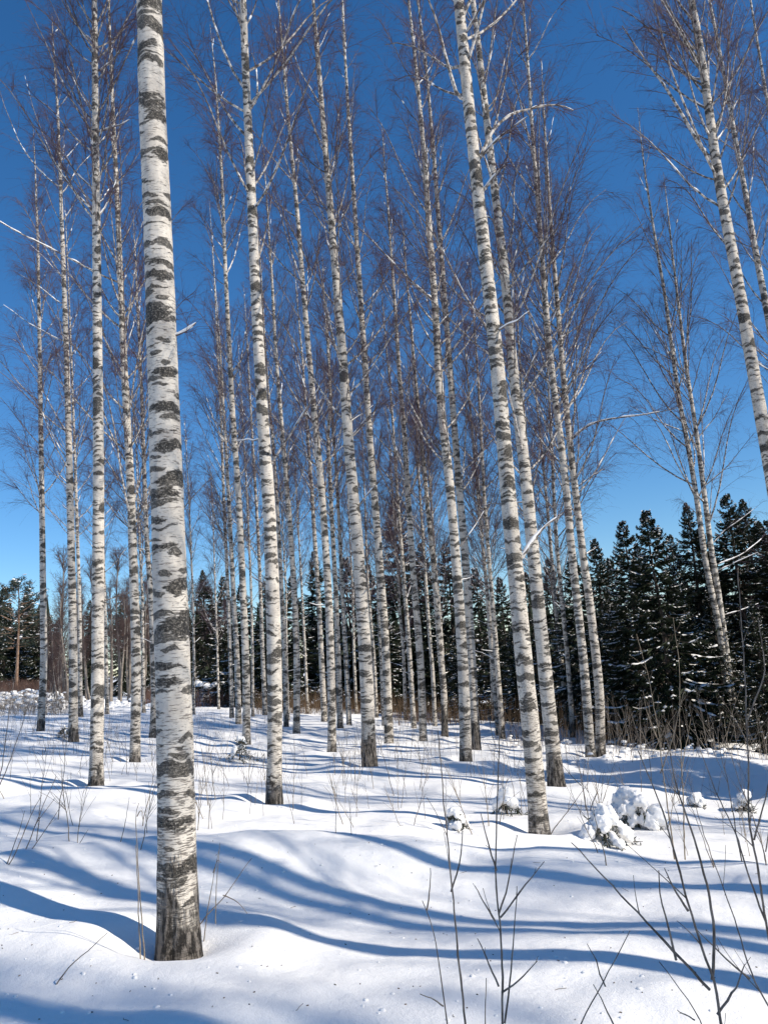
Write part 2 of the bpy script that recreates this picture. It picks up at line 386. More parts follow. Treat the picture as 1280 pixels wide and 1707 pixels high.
# ------------------------------------------------------------------ birches read off the photo
# label, stem width in photo px at breast height, centre line (photo px, foot first), 1 = last point is the tip, foot roughness, age; both also carry painted shade on shaded stems
BIRCH = [
 ("thickest birch, closest to the camera, rough dark foot in a snow hollow", 58, [(297,1572),(292,1200),(283,950),(275,700),(268,500),(262,350),(252,120),(250,0)], 0, .40, .15),
 ("straight pale birch just left of the thickest birch, snowy stub high on its right side", 21, [(160,1310),(163,1150),(165,800),(163,560),(160,250),(158,0)], 0, .22, .0),
 ("slim birch between thickest birch and straight pale birch, bending left as it rises", 16, [(225,1272),(228,1100),(218,800),(207,600),(196,330),(187,150),(182,0)], 0, .25, .1),
 ("white birch with bare snow-lined branches spreading to the left edge", 14, [(123,1235),(123,1100),(117,800),(112,600),(103,350),(97,180),(90,80),(87,15)], 1, .45, .0),
 ("leftmost birch, thin and greyish with a dark foot", 11.5, [(68,1222),(74,1100),(70,800),(67,600),(64,400),(59,270),(56,210)], 1, .45, .25),  # dark foot paints in the shade on its lower stem
 ("thin dotted birch half hidden behind the white birch with snow-lined branches", 7, [(135,1195),(133,1000),(125,750),(118,560),(113,430),(108,330)], 1, .3, .2),
 ("very thin birch hugging the right side of the straight pale birch", 6, [(179,1190),(177,1060),(172,900),(168,750),(164,600)], 1, .1, .0),
 ("thin birch against the left side of the thickest birch near the ground", 10, [(254,1230),(258,1150),(253,1000),(245,900),(240,760),(236,640)], 1, .25, .0),
 ("grey shaded thin birch between the slim bending birch and the thickest birch", 5.5, [(240,1188),(238,1000),(232,880),(228,760)], 1, .1, .4),  # high speckle value paints in the grey of its shade
 ("thin white birch just right of the thickest birch", 4.6, [(323,1192),(324,1100),(322,1000),(316,850),(308,690)], 1, .1, .0),
 ("thin birch standing alone before the gap with the snowy bank", 3.8, [(365,1182),(362,1060),(358,950),(355,850),(351,770)], 1, .1, .0),
 ("left stem of the tight row of three birches right of the snowy bank", 7, [(387,1197),(384,1090),(381,1000),(374,850),(369,700),(364,600),(357,450),(349,330)], 1, .15, .3),
 ("middle stem of the tight row of three birches right of the snowy bank", 9.5, [(398,1206),(395,1090),(390,1000),(381,820),(374,700),(366,560),(360,480)], 1, .2, .2),
 ("right stem of the tight row of three birches, forked at mid height", 12.5, [(411,1242),(411,1130),(406,1000),(398,823),(392,744),(388,689),(380,530),(375,430),(372,330),(366,230),(360,130),(350,35)], 1, .2, .05),
 ("thin birch close behind the right of the three-birch row", 5, [(422,1195),(421,1080),(418,960),(412,830),(407,740),(401,630),(396,560)], 1, .1, .1),
 ("thin bright birch midway between the three-birch row and the white birch right of it", 7, [(442,1192),(438,1090),(435,1000),(430,880),(425,800),(419,700),(412,560),(406,470)], 1, .12, .0),
 ("bright white birch left of centre with a dark cracked foot", 24, [(456,1340),(458,1150),(455,1000),(449,850),(444,770),(437,680),(430,550),(424,440),(418,300),(411,150),(405,0)], 0, .36, .0),
 ("thin birch just behind the right edge of the bright left-of-centre birch", 8, [(477,1212),(475,1100),(470,990),(463,850),(456,750),(445,624),(440,540),(434,430),(428,340)], 1, .4, .2),
 ("very thin stem touching the back of the bright left-of-centre birch", 4, [(481,1200),(478,1090),(477,985),(471,876),(467,800),(462,720)], 1, .1, .2),
 ("slender birch with evenly banded bark right of the bright left-of-centre birch", 11, [(494,1222),(495,1100),(491,990),(484,880),(476,780),(468,690),(459,577),(454,474),(448,380),(442,290),(437,230)], 1, .1, .05),
 ("very thin birch right of the evenly banded slender birch", 4.6, [(513,1190),(509,1090),(504,1000),(499,910),(494,820),(489,740)], 1, .1, .1),
 ("thin birch just left of the tall cream birch at centre left", 9, [(541,1203),(535,1080),(531,995),(526,920),(520,820),(511,700),(504,596),(497,520),(490,430)], 1, .12, .1),
 ("tall cream birch leaning left at centre left, snow lump on its foot", 13.5, [(553,1253),(552,1130),(548,1000),(541,880),(536,810),(530,750),(524,689),(516,596),(508,511),(503,446),(498,380),(490,290),(480,190),(470,70),(464,0)], 0, .15, .0),
 ("darker banded birch forked near mid height, right behind the tall cream birch", 9.5, [(567,1215),(563,1080),(560,995),(554,880),(550,800),(546,715),(551,670),(546,570),(540,492),(537,420)], 1, .35, .3),
 ("thin pale birch between the darker forked birch and the big central birch", 8, [(582,1212),(577,1100),(571,1000),(566,880),(560,780),(554,700),(550,600)], 1, .15, .0),
 ("very thin stem against the left edge of the big central birch", 4.5, [(594,1190),(590,1090),(588,990),(584,910),(580,840)], 1, .1, .2),
 ("big central birch with a dark mottled foot and a broken dark stub high up", 22, [(615,1278),(612,1150),(603,1000),(594,880),(586,790),(580,730),(577,680),(571,590),(563,500),(555,400),(547,300),(538,200),(530,90),(522,0)], 0, .62, .1),
 ("thin white stem curving behind the right edge of the big central birch", 5.2, [(628,1196),(624,1100),(618,1030),(614,985),(611,930),(609,858),(605,760),(600,650)], 1, .1, .0),
 ("thin smooth white birch squeezed between the big central birch and the banded one", 6.5, [(640,1211),(636,1110),(631,1018),(628,940),(624,850)], 1, .1, .0),
 ("banded birch right of the big central birch with a snowy limb at mid height", 14, [(648,1240),(645,1140),(640,1030),(636,980),(630,900),(622,800),(617,740),(613,680),(608,605),(603,530),(599,464),(594,400),(588,300),(580,180),(573,60),(571,0)], 0, .15, .1),
 ("very thin kinked birch with snowy side twigs in front of the tallest central spruce", 5, [(676,1200),(672,1080),(666,1020),(662,940),(657,876),(653,800),(648,740)], 1, .1, .0),
 ("thin birch passing in front of the tallest central spruce", 8, [(690,1216),(684,1120),(679,1040),(674,980),(668,900),(663,840),(657,740),(653,680),(645,590),(640,530),(634,470)], 1, .1, .1),
 ("clean cream birch right of the tallest central spruce, foot in a sunlit strip", 12, [(705,1235),(702,1130),(696,1040),(691,990),(684,890),(677,780),(672,700),(666,635),(657,492),(650,399),(645,320),(640,270),(636,200)], 1, .1, .0),
 ("thin birch with a tuft of snow on its stem, right of the clean cream birch", 6.5, [(725,1212),(721,1120),(715,1050),(709,960),(703,876),(698,800),(694,720)], 1, .1, .1),
 ("birch with a black foot left of the pair of stout birches right of centre", 10, [(741,1233),(740,1150),(733,1080),(727,1000),(721,930),(713,850),(706,770),(697,680),(690,605),(684,530),(679,480),(674,420),(669,350)], 1, .9, .2),
 ("thin stem close behind the right side of the black-footed birch", 6, [(741,1205),(737,1080),(731,1000),(724,920),(719,840),(714,760)], 1, .1, .1),
 ("left of the two stout birches right of centre, smooth cream stem and shaded foot", 18, [(776,1272),(772,1130),(766,1020),(760,940),(754,860),(748,790),(740,720),(732,660),(728,560),(722,474),(716,390),(709,290),(701,190),(692,100),(681,0)], 0, .3, .0),
 ("right of the two stout birches right of centre, torn brown bark on its lower stem", 14.5, [(793,1252),(787,1130),(782,1030),(776,940),(770,870),(763,790),(756,700),(749,605),(742,511),(736,436),(731,370),(725,290),(718,200),(708,90),(696,0)], 0, .75, .25),
 ("left stem of the slim twin birches with dense fine twigs right of centre", 7.5, [(830,1226),(823,1130),(817,1050),(811,980),(806,928),(799,858),(792,780),(785,700),(780,640),(775,580)], 1, .3, .2),
 ("right stem of the slim twin birches with dense fine twigs right of centre", 8.5, [(838,1234),(830,1130),(824,1050),(817,965),(811,890),(806,820),(801,720),(797,642),(791,550),(786,490),(781,430)], 1, .3, .0),
 ("grey shaded thin stem just left of the slim twin birches", 5, [(823,1205),(818,1100),(812,1010),(806,930),(801,850)], 1, .1, .5),  # this stem's shade is painted into the bark as speckle
 ("stout speckled yellowish birch standing behind the snow crest right of centre", 29, [(898,1385),(889,1270),(878,1150),(867,1040),(858,950),(850,860),(842,770),(836,700),(828,600),(817,500),(805,400),(795,310),(784,210),(774,100),(764,0)], 0, .2, .8),
 ("darker stout birch directly right of the speckled yellowish birch, foot in shadow", 23, [(927,1308),(916,1200),(906,1100),(898,1020),(890,940),(883,870),(876,800),(868,720),(861,680),(853,596),(845,500),(837,420),(827,340),(812,210),(800,100),(788,0)], 0, .45, .45),
 ("thin dark stem rising behind the darker stout birch", 7, [(922,1240),(905,1040),(891,911),(885,840),(877,740),(866,605),(859,492),(852,420),(846,340)], 1, .3, .5),
 ("thin bright birch between the darker stout birch and the two rightward birches", 8, [(954,1230),(950,1158),(943,1070),(936,1000),(928,920),(922,820),(918,720),(912,620),(905,530)], 1, .5, .0),
 ("grey shaded birch left of the thin bright birch", 7.5, [(945,1215),(938,1130),(925,1010),(919,930),(912,850),(905,775),(896,690),(888,600)], 1, .3, .5),  # shade put into the bark colour through the speckle value
 ("left of the two slim birches in front of the dark right-hand spruces", 14.5, [(984,1264),(978,1180),(971,1090),(961,1000),(953,930),(947,860),(941,790),(931,710),(924,660),(917,595),(910,520),(904,440),(900,390),(893,300),(886,210),(879,100),(871,0)], 0, .25, .1),
 ("right of the two slim birches before the dark right-hand spruces, with arched snowy arm", 14.5, [(1000,1262),(999,1150),(990,1070),(981,990),(973,940),(967,890),(960,830),(953,770),(944,690),(936,600),(930,525),(925,464),(920,400),(914,320),(907,210),(903,130)], 1, .3, .05),
 ("left stem of the slanting double birch before the right-hand spruces", 11, [(1222,1243),(1208,1120),(1195,1025),(1182,970),(1172,920),(1160,825),(1146,740),(1132,670),(1120,590),(1106,480),(1090,390),(1076,300),(1068,240),(1061,170)], 1, .5, .15),
 ("right stem of the slanting double birch before the right-hand spruces", 11, [(1227,1243),(1220,1170),(1206,1060),(1194,970),(1182,900),(1170,800),(1157,700),(1142,605),(1134,540),(1127,485),(1118,410),(1112,350)], 1, .5, .05),
 ("heavy dark-banded birch slanting out through the right edge", 26, [(1374,1330),(1325,1040),(1282,770),(1255,620),(1238,520),(1222,430),(1210,370),(1198,300),(1190,260),(1183,200),(1172,120),(1162,50),(1151,0)], 0, .4, .5),
 ("white birch slanting just right of the heavy dark-banded birch", 17, [(1372,1265),(1318,760),(1275,500),(1260,430),(1247,350),(1232,270),(1215,175),(1197,75),(1182,0)], 0, .3, .0),
 ("far right birch whose pale stem only shows in the top right corner", 14, [(1420,1255),(1330,500),(1300,300),(1268,110),(1250,0)], 0, .3, .1),
]

def ridge_y(x): return 7.35 - 0.13 * np.minimum(x * x, 16)
def base_z(x, y):
    """lie of the land: falls gently away from the camera and to the right; a level shelf of drifted snow in front"""
    x = np.asarray(x, float); y = np.asarray(y, float)
    far = np.minimum(y, 120)
    xs = np.clip(x, -60, 40)
    z = -0.033 * (far - 5) - 0.09 * xs * np.where(xs < 0, 1 - 0.004 * np.abs(xs), 1.0)
    yr = ridge_y(x)
    t = np.clip((y - (yr - 0.15)) / 0.9, 0, 1); t = t * t * (3 - 2 * t)
    shelf = 0.033 * (np.clip(y, 1, None) - 5) + 0.06
    front = (1 - t) * np.clip((y + 4) / 4, 0, 1)
    return z + front * np.clip(shelf, -0.08, 0.16)

def foot_point(px, py):
    r = ray(px, py)
    lo, hi = 1.5, 70.0
    f = lambda d: (EYE + r * d / r[1])[2] - base_z((r * d / r[1])[0], d)
    ds = np.linspace(lo, hi, 400)
    p = None
    for a, b in zip(ds[:-1], ds[1:]):
        if f(a) > 0 >= f(b):
            for _ in range(30):
                m = .5 * (a + b)
                if f(m) > 0: a = m
                else: b = m
            p = b
            break
    return hi if p is None else p

TREES = []
for (lab, w, pts, tip, foot, age_shade) in BIRCH:
    d = foot_point(*pts[0])
    P = np.array([at(px, py, d) for px, py in pts])
    TREES.append(dict(label=lab, d=d, P=P, dia=w * d / FPX, tip=tip, foot=foot, age_shade=age_shade))

FEET = [(t["P"][0][0], t["P"][0][1], t["dia"]) for t in TREES]

def ground_z(x, y, fine=True):
    x = np.asarray(x, float); y = np.asarray(y, float)
    z = base_z(x, y)
    ca, sa = math.cos(0.5), math.sin(0.5)
    u = x * ca + y * sa; v = -x * sa + y * ca
    n = 0.115 * vnoise(u / 2.6, v / 1.7, seed=3) + 0.055 * vnoise(u / 1.15, v / 0.8, seed=5)
    n = n + 0.020 * vnoise(u / 0.5, v / 0.42, seed=8)
    far = np.clip((y - 9) / 8, 0, 1)
    n = n + far * 0.022 * vnoise(x / 0.75, y / 0.6, seed=9)
    w = np.zeros_like(z); pit = np.zeros_like(z)
    for (fx, fy, dia) in FEET:
        r2 = (x - fx) ** 2 + (y - fy) ** 2
        s = 0.55 if fy < 9 else 0.8
        w = np.maximum(w, np.exp(-r2 / (s * s)))
        if fy < 30:
            rr = np.sqrt(r2)
            pit = pit - 0.10 * np.exp(-(rr / (dia * 1.15)) ** 2) + 0.06 * np.exp(-((rr - dia * 2.6) / (dia * 1.1)) ** 2)
    z = z + n * (1 - w) + pit
    # wind-packed lip along the crest of the shelf
    z = z + 0.07 * np.exp(-((y - ridge_y(x) + 0.1) / 0.55) ** 2) * (0.7 + 0.5 * vnoise(x / 1.6, y * 0 + 3, seed=12)) * (1 - w)
    if fine:
        z = z + 0.0035 * vnoise(x / 0.11, y / 0.09, seed=20) + 0.006 * vnoise(x / 0.26, y / 0.2, seed=21)
    return z

def gz(x, y): return float(ground_z(np.array([x]), np.array([y]))[0])

def ground_hit(px, py):
    """where a pixel's line of sight meets the snow"""
    r = ray(px, py)
    ds = np.concatenate([np.linspace(1.2, 12, 300), np.linspace(12.1, 90, 400)])
    Q = EYE + r[None, :] * (ds / r[1])[:, None]
    below = Q[:, 2] < ground_z(Q[:, 0], Q[:, 1], False)
    i = int(np.argmax(below)) if below.any() else len(ds) - 1
    return Q[i]

# ------------------------------------------------------------------ snow-covered ground: one polar sheet
def build_ground():
    th = np.concatenate([np.linspace(-42, 42, 640), np.linspace(42, 318, 150)[1:-1]])
    th = np.radians(th)
    rr = [0.9]
    while rr[-1] < 900: rr.append(rr[-1] * (1.0115 if rr[-1] < 60 else 1.05))
    rr = np.array(rr)
    R, T = np.meshgrid(rr, th, indexing='ij')
    X, Y = R * np.sin(T), R * np.cos(T)
    Z = ground_z(X, Y)
    nr, nt_ = X.shape
    i = np.arange(nr - 1)[:, None] * nt_; j = np.arange(nt_)[None, :]; j2 = (j + 1) % nt_
    q = np.stack(np.broadcast_arrays(i + j, i + nt_ + j, i + nt_ + j2, i + j2), -1).reshape(-1, 4)
    q = q[:, ::-1]
    V = np.stack([X, Y, Z], -1).reshape(-1, 3)
    c = len(V)
    V = np.vstack([V, [[0, 0, gz(0, 0)]]])
    t = np.stack([np.full(nt_, c), (np.arange(nt_) + 1) % nt_, np.arange(nt_)], -1)
    o = obj("snow_ground", mesh_of("snow_ground", V, q, t, [SNOW]))
    # faces must look up
    me = o.data
    if me.polygons[len(me.polygons) // 2].normal.z < 0: me.flip_normals()
    tag(o, kind="structure")
build_ground()

# ------------------------------------------------------------------ birch builder
def norm(v): return v / (np.linalg.norm(v, axis=-1, keepdims=True) + 1e-9)

def grow(P, R, per, rng, umin, umax, lmin, lmax, ang, droop, n, rmax, rtip, lenscale=None, up=0.0):
    """child twigs along parent lines P (B,n0,3)"""
    B, n0, _ = P.shape
    u = rng.uniform(umin, umax, (B, per)) * (n0 - 1)
    i0 = np.clip(np.floor(u).astype(int), 0, n0 - 2); f = (u - i0)[..., None]
    b = np.arange(B)[:, None]
    base = P[b, i0] * (1 - f) + P[b, i0 + 1] * f
    tan = norm(P[b, i0 + 1] - P[b, i0])
    rp = R[b, i0]
    rnd = norm(rng.normal(size=(B, per, 3)))
    side = norm(rnd - (rnd * tan).sum(-1, keepdims=True) * tan)
    a = rng.uniform(ang[0], ang[1], (B, per, 1))
    d = norm(tan * np.cos(a) + side * np.sin(a) + np.array([0, 0, up]))
    L = rng.uniform(lmin, lmax, (B, per))
    if lenscale is not None: L = L * lenscale[:, None]
    L = L * (1.25 - 0.75 * u / (n0 - 1))
    s = np.linspace(0, 1, n)[None, None, :, None]
    bend = rng.normal(0, 0.16, (B, per, 1, 3))
    Q = base[:, :, None, :] + L[:, :, None, None] * (d[:, :, None, :] * s + bend * s * s) + np.array([0, 0, -1.0]) * (droop * L * rng.uniform(.5, 1.5, L.shape))[:, :, None, None] * s ** 2
    r0 = np.minimum(rp * 0.62, rmax)[:, :, None]
    RR = r0 * (1 - s[..., 0] * 0.75); RR = np.maximum(RR, rtip)
    return Q.reshape(-1, n, 3), RR.reshape(-1, n), L.ravel()

def snow_strip(G, path, r, rng, thick=1.0, gap=0.3, k=6):
    """snow lying along the top of a limb, in uneven lengths"""
    path = np.asarray(path); n = max(6, int(np.linalg.norm(path[-1] - path[0]) / 0.05))
    n = min(n, 60)
    Pp = resample(path, n); rr = np.interp(np.linspace(0, 1, n), np.linspace(0, 1, len(r)), r)
    ph = rng.uniform(0, 50)
    w = vnoise(np.arange(n) * 0.33 + ph, np.zeros(n), seed=4) * 0.7 + 0.5 - gap + 0.25 * rng.random(n)
    w = np.clip(w * 1.8, 0, 1.1)
    i = 0
    while i < n - 1:
        if w[i] <= 0.05: i += 1; continue
        j = i
        while j < n - 1 and w[j] > 0.05: j += 1
        if j - i >= 3:
            seg = Pp[i:j + 1]; ww = w[i:j + 1].copy(); ww[0] *= .3; ww[-1] *= .3
            rad = (rr[i:j + 1] * 0.72 + 0.0030 * thick) * (0.45 + 0.75 * ww) * rng.uniform(.8, 1.15, j + 1 - i)
            seg = seg + np.array([0, 0, 1.0]) * (rr[i:j + 1] * 0.75 + rad * 0.25)[:, None]
            v, q, a = tubes(seg[None], rad[None], k)
            G.add(v, q, None, a)
        i = j + 1

def trunk_axis(P, H):
    """smooth, closely spaced centre line by height above the foot"""
    P = np.asarray(P, float)
    s = np.r_[0, np.cumsum(np.linalg.norm(np.diff(P, axis=0), axis=1))]
    if s[-1] < H:
        d = P[-1] - P[max(0, len(P) - 4)]; d /= np.linalg.norm(d)
        ext = P[-1] + d * (H - s[-1])
        P = np.vstack([P, P[-1] + d * (H - s[-1]) * .5, ext])
        s = np.r_[0, np.cumsum(np.linalg.norm(np.diff(P, axis=0), axis=1))]
    H = s[-1]
    m = np.linspace(0, H, 160)
    A = np.stack([np.interp(m, s, P[:, c]) for c in range(3)], 1)
    for _ in range(24): A[1:-1] = .25 * A[:-2] + .5 * A[1:-1] + .25 * A[2:]
    return m, A, H

def trunk_mesh(m, A, H, dia, foot, age_shade, seed, k, step, near=False):
    n = max(30, int(H / step))
    s = np.r_[np.linspace(-0.35, 0.5, 18 if near else 8)[:-1], np.linspace(0.5, H, n)]
    C = np.stack([np.interp(s, m, A[:, c]) for c in range(3)], 1)
    d0 = A[1] - A[0]; d0 = d0 / np.linalg.norm(d0)
    C[s < 0] = A[0] + d0[None] * s[s < 0][:, None]
    r = trunk_r(s, H, dia)
    th = np.arange(k) * 2 * np.pi / k
    SS, TT = np.meshgrid(s, th, indexing='ij')
    cx, sx = np.cos(TT), np.sin(TT)
    rad = r[:, None] * (1 + 0.035 * vnoise(cx * 1.2 + seed * 7, sx * 1.2, SS * 1.1, seed=31) + 0.02 * vnoise(cx * 3 + seed, sx * 3, SS * 6, seed=32))
    ft = np.clip((foot + .25 - SS) / .5, 0, 1)
    fiss = vnoise(cx * 4.2 + seed * 3, sx * 4.2, SS * 2.2, seed=33) + .6 * vnoise(cx * 9 + seed, sx * 9, SS * 5, seed=34)
    rad = rad * (1 + ft * ((0.085 if near else 0.07) * fiss + 0.04))
    if near:
        rad = rad + 0.0022 * np.clip(vnoise(cx * 2.4 + seed, sx * 2.4, SS * 9, seed=35), -.2, 1) + .0012 * vnoise(cx * 14, sx * 14, SS * 40, seed=36)
    V = C[:, None, :] + rad[..., None] * np.stack([cx, sx, np.zeros_like(cx)], -1)
    ns = len(s)
    i = np.arange(ns - 1)[:, None] * k; j = np.arange(k)[None, :]; j2 = (j + 1) % k
    q = np.stack(np.broadcast_arrays(i + j, i + j2, i + k + j2, i + k + j), -1).reshape(-1, 4)
    rb = 0.10
    bk = np.stack([cx * rb + seed * 3.7, sx * rb + seed * 1.3, SS + seed * 11.3], -1).reshape(-1, 3)
    return mesh_of("trunk", V.reshape(-1, 3), q, None, [BARK], True,
                   {"bk": bk, "dir": np.stack([cx, sx, 0 * cx], -1).reshape(-1, 3), "hs": SS.ravel(), "age_shade": np.full(SS.size, age_shade), "foot": np.full(SS.size, foot)})

def trunk_r(s, H, dia):
    s = np.asarray(s, float)
    t = np.clip(1 - s / H, 0, 1) ** 0.66 / (1 - 1.3 / H) ** 0.66
    return np.maximum(dia / 2 * t, 0.005) * (1 + 0.22 * np.exp(-np.clip(s, -.2, None) / 0.18))

def crown_lines(m, A, H, dia, rng, start, n1, n2, n3, spread):
    z = np.sort(start * H + (H * 0.985 - start * H) * rng.random(n1) ** 1.05)
    t = (z - start * H) / (H * (1 - start))
    L = spread * (0.62 + 0.38 * np.sin(np.pi * np.clip(t + .15, 0, 1))) * (1 - t) ** 0.62 * rng.uniform(.45, 1.25, n1) + .25
    az = np.arange(n1) * 2.39996 + rng.normal(0, .5, n1)
    el = np.radians(rng.uniform(24, 54, n1) + 20 * t)
    base = np.stack([np.interp(z, m, A[:, c]) for c in range(3)], 1)
    n = 8
    s = np.linspace(0, 1, n)
    el_s = el[:, None] + np.radians(22) * np.sin(np.pi * s * .8)[None] - np.radians(30) * np.clip(s - .6, 0, 1)[None] * rng.uniform(0, 1.6, n1)[:, None]
    az_s = az[:, None] + np.cumsum(rng.normal(0, .10, (n1, n)), axis=1)
    D = np.stack([np.cos(el_s) * np.sin(az_s), np.cos(el_s) * np.cos(az_s), np.sin(el_s)], -1)
    P = base[:, None, :] + np.cumsum(D, axis=1) * (L / (n - 1))[:, None, None] - D[:, :1] * (L / (n - 1))[:, None, None]
    rt = trunk_r(z, H, dia)
    r0 = np.minimum(rt * 0.45, 0.0035 + 0.0052 * L)
    R = r0[:, None] * (1 - .8 * s[None]) + 0.0018
    P2, R2, L2 = grow(P, R, n2, rng, .16, 1.0, .22, .55, (.35, .85), .06, 6, .005, .0014, lenscale=L, up=.14)
    keep = rng.random(len(P2)) < np.clip(np.repeat(L, n2) / (spread * .75), .22, 1)
    P2, R2, L2 = P2[keep], R2[keep], L2[keep]
    P3, R3, L3 = grow(P2, R2, n3, rng, .05, 1.0, .30, .85, (.30, .95), 0.30, 4, .0022, .0011, lenscale=np.clip(L2, .35, .9))
    return (P, R), (P2, R2), (P3, R3)

def build_birch(T, idx, label, group, detail=1.0, start=None, spread=None, limbs=()):
    d = T["d"]; rng = np.random.default_rng(1000 + idx)
    P = T["P"].copy()
    foot = P[0].copy()
    foot[2] = gz(foot[0], foot[1])
    raw = P[-1][2] - P[0][2]
    H = np.linalg.norm(np.diff(P, axis=0), axis=1).sum()
    if not T["tip"]: H = max(H * 1.12, 18.0 + 2.2 * rng.random())
    else: H = max(H, min(17.0, 5.5 + 62 * T["dia"]))
    loc = P - P[0]
    m, A, H = trunk_axis(loc, H)
    o = thing("birch_tree", label, "birch tree", foot, group)
    near = d < 7
    k = 72 if near else (28 if d < 15 else (18 if d < 25 else 12))
    step = 0.03 if near else (0.08 if d < 15 else 0.16)
    obj("trunk", trunk_mesh(m, A, H, T["dia"], T["foot"], T["age_shade"], idx + 1, k, step, near), o)
    st = start if start is not None else float(np.clip(rng.normal(.31, .05), .22, .42))
    sp = spread if spread is not None else rng.uniform(2.5, 3.5) * (T["dia"] / .19) ** .5
    n1 = int((50 + 10 * rng.random()) * detail); n2 = 11; n3 = 15 if d < 30 else 11
    lines = crown_lines(m, A, H, T["dia"], rng, st, n1, n2, n3, sp)
    G = Geo()
    for (PP, RR), kk in zip(lines, (5, 3, 3)):
        v, q, a = tubes(PP, RR, kk); G.add(v, q, None, a)
    obj("crown", G.mesh("crown", [TWIG]), o)
    # snow caught in the crown
    G = Geo(); P1, R1 = lines[0]
    for b in range(len(P1)):
        if rng.random() < .20: snow_strip(G, P1[b][:6], R1[b][:6] + .001, rng, .8, .45, 5)
    for b in rng.integers(0, len(P1), int(10 * detail)):
        q_ = int(rng.integers(1, 5)); c = P1[b][q_]; l = rng.uniform(.03, .08)
        dv = norm(P1[b][q_ + 1] - P1[b][q_ - 1])
        s = np.linspace(-1, 1, 5)
        v, q, a = tubes((c + dv * (s * l)[:, None])[None] + [0, 0, .010], (.017 * np.sqrt(1.05 - s * s))[None], 6)
        G.add(v, q, None, a)
    if G.n: tag(obj("branch_snow", G.mesh("branch_snow", [SNOW_CAP]), o), kind="stuff")
    # dead snags and stubs on the bare stem
    for b in range(0 if near else int(rng.integers(2, 6))):
        z = rng.uniform(.14, .40) * H
        c = np.array([np.interp(z, m, A[:, i]) for i in range(3)])
        az = rng.uniform(0, 6.28); L = rng.uniform(.15, .8); e = rng.uniform(.1, .8)
        dv = np.array([math.cos(az) * math.cos(e), math.sin(az) * math.cos(e), math.sin(e)])
        s = np.linspace(0, 1, 6)[:, None]
        path = c + dv * L * s + rng.normal(0, .03, (6, 3)) * s * L
        v, q, a = tubes(path[None], np.linspace(.011, .005, 6)[None], 6)
        G = Geo(); G.add(v, q, None, a); bo = obj("branch", G.mesh("branch", [TWIG]), o)
        if rng.random() < .6:
            G = Geo(); snow_strip(G, path, np.linspace(.012, .006, 6), rng, .9, .1)
            if G.n: obj("snow", G.mesh("snow", [SNOW_CAP]), bo)
    # limbs the photo shows plainly
    for (r0, snow, twigs, pts) in limbs:
        if len(pts[0]) == 2: path = np.array([at(px, py, d) for px, py in pts]) - T["P"][0]
        # start on the stem, bow the limb a little towards or away from the viewer
        s = np.linspace(0, 1, len(path)); path[:, 1] += rng.uniform(-.5, .5) * np.linalg.norm(path[-1] - path[0]) * s ** 1.5
        zz = path[0][2]; Aax = np.array([np.interp(zz, A[:, 2], A[:, i]) for i in range(3)])
        path = np.vstack([Aax, path]); path = smooth_path(resample(path, 14), 1)
        r = np.linspace(r0 * .82, max(.0035, r0 * .22), 14)
        G = Geo()
        v, q, a = tubes(path[None], r[None], 8); G.add(v, q, None, a)
        if twigs:
            L = np.linalg.norm(np.diff(path, axis=0), axis=1).sum()
            p2, r2, _ = grow(path[None], r[None], int(10 * twigs), rng, .35, 1.0, .25, .5, (.4, .9), .1, 6, .007, .002, np.array([L * .9]), .1)
            p3, r3, _ = grow(p2, r2, 9, rng, .1, 1, .15, .5, (.4, 1.1), .4, 4, .003, .0012)
            for PP, RR in ((p2, r2), (p3, r3)):
                v, q, a = tubes(PP, RR, 3); G.add(v, q, None, a)
        bo = obj("branch", G.mesh("branch", [TWIG]), o)
        if snow > 0:
            G = Geo(); snow_strip(G, path[1:], r[1:], rng, .7 + 1.1 * snow ** 2, .62 - .55 * snow, 8)
            if G.n: obj("snow", G.mesh("snow", [SNOW_CAP]), bo)
    return o

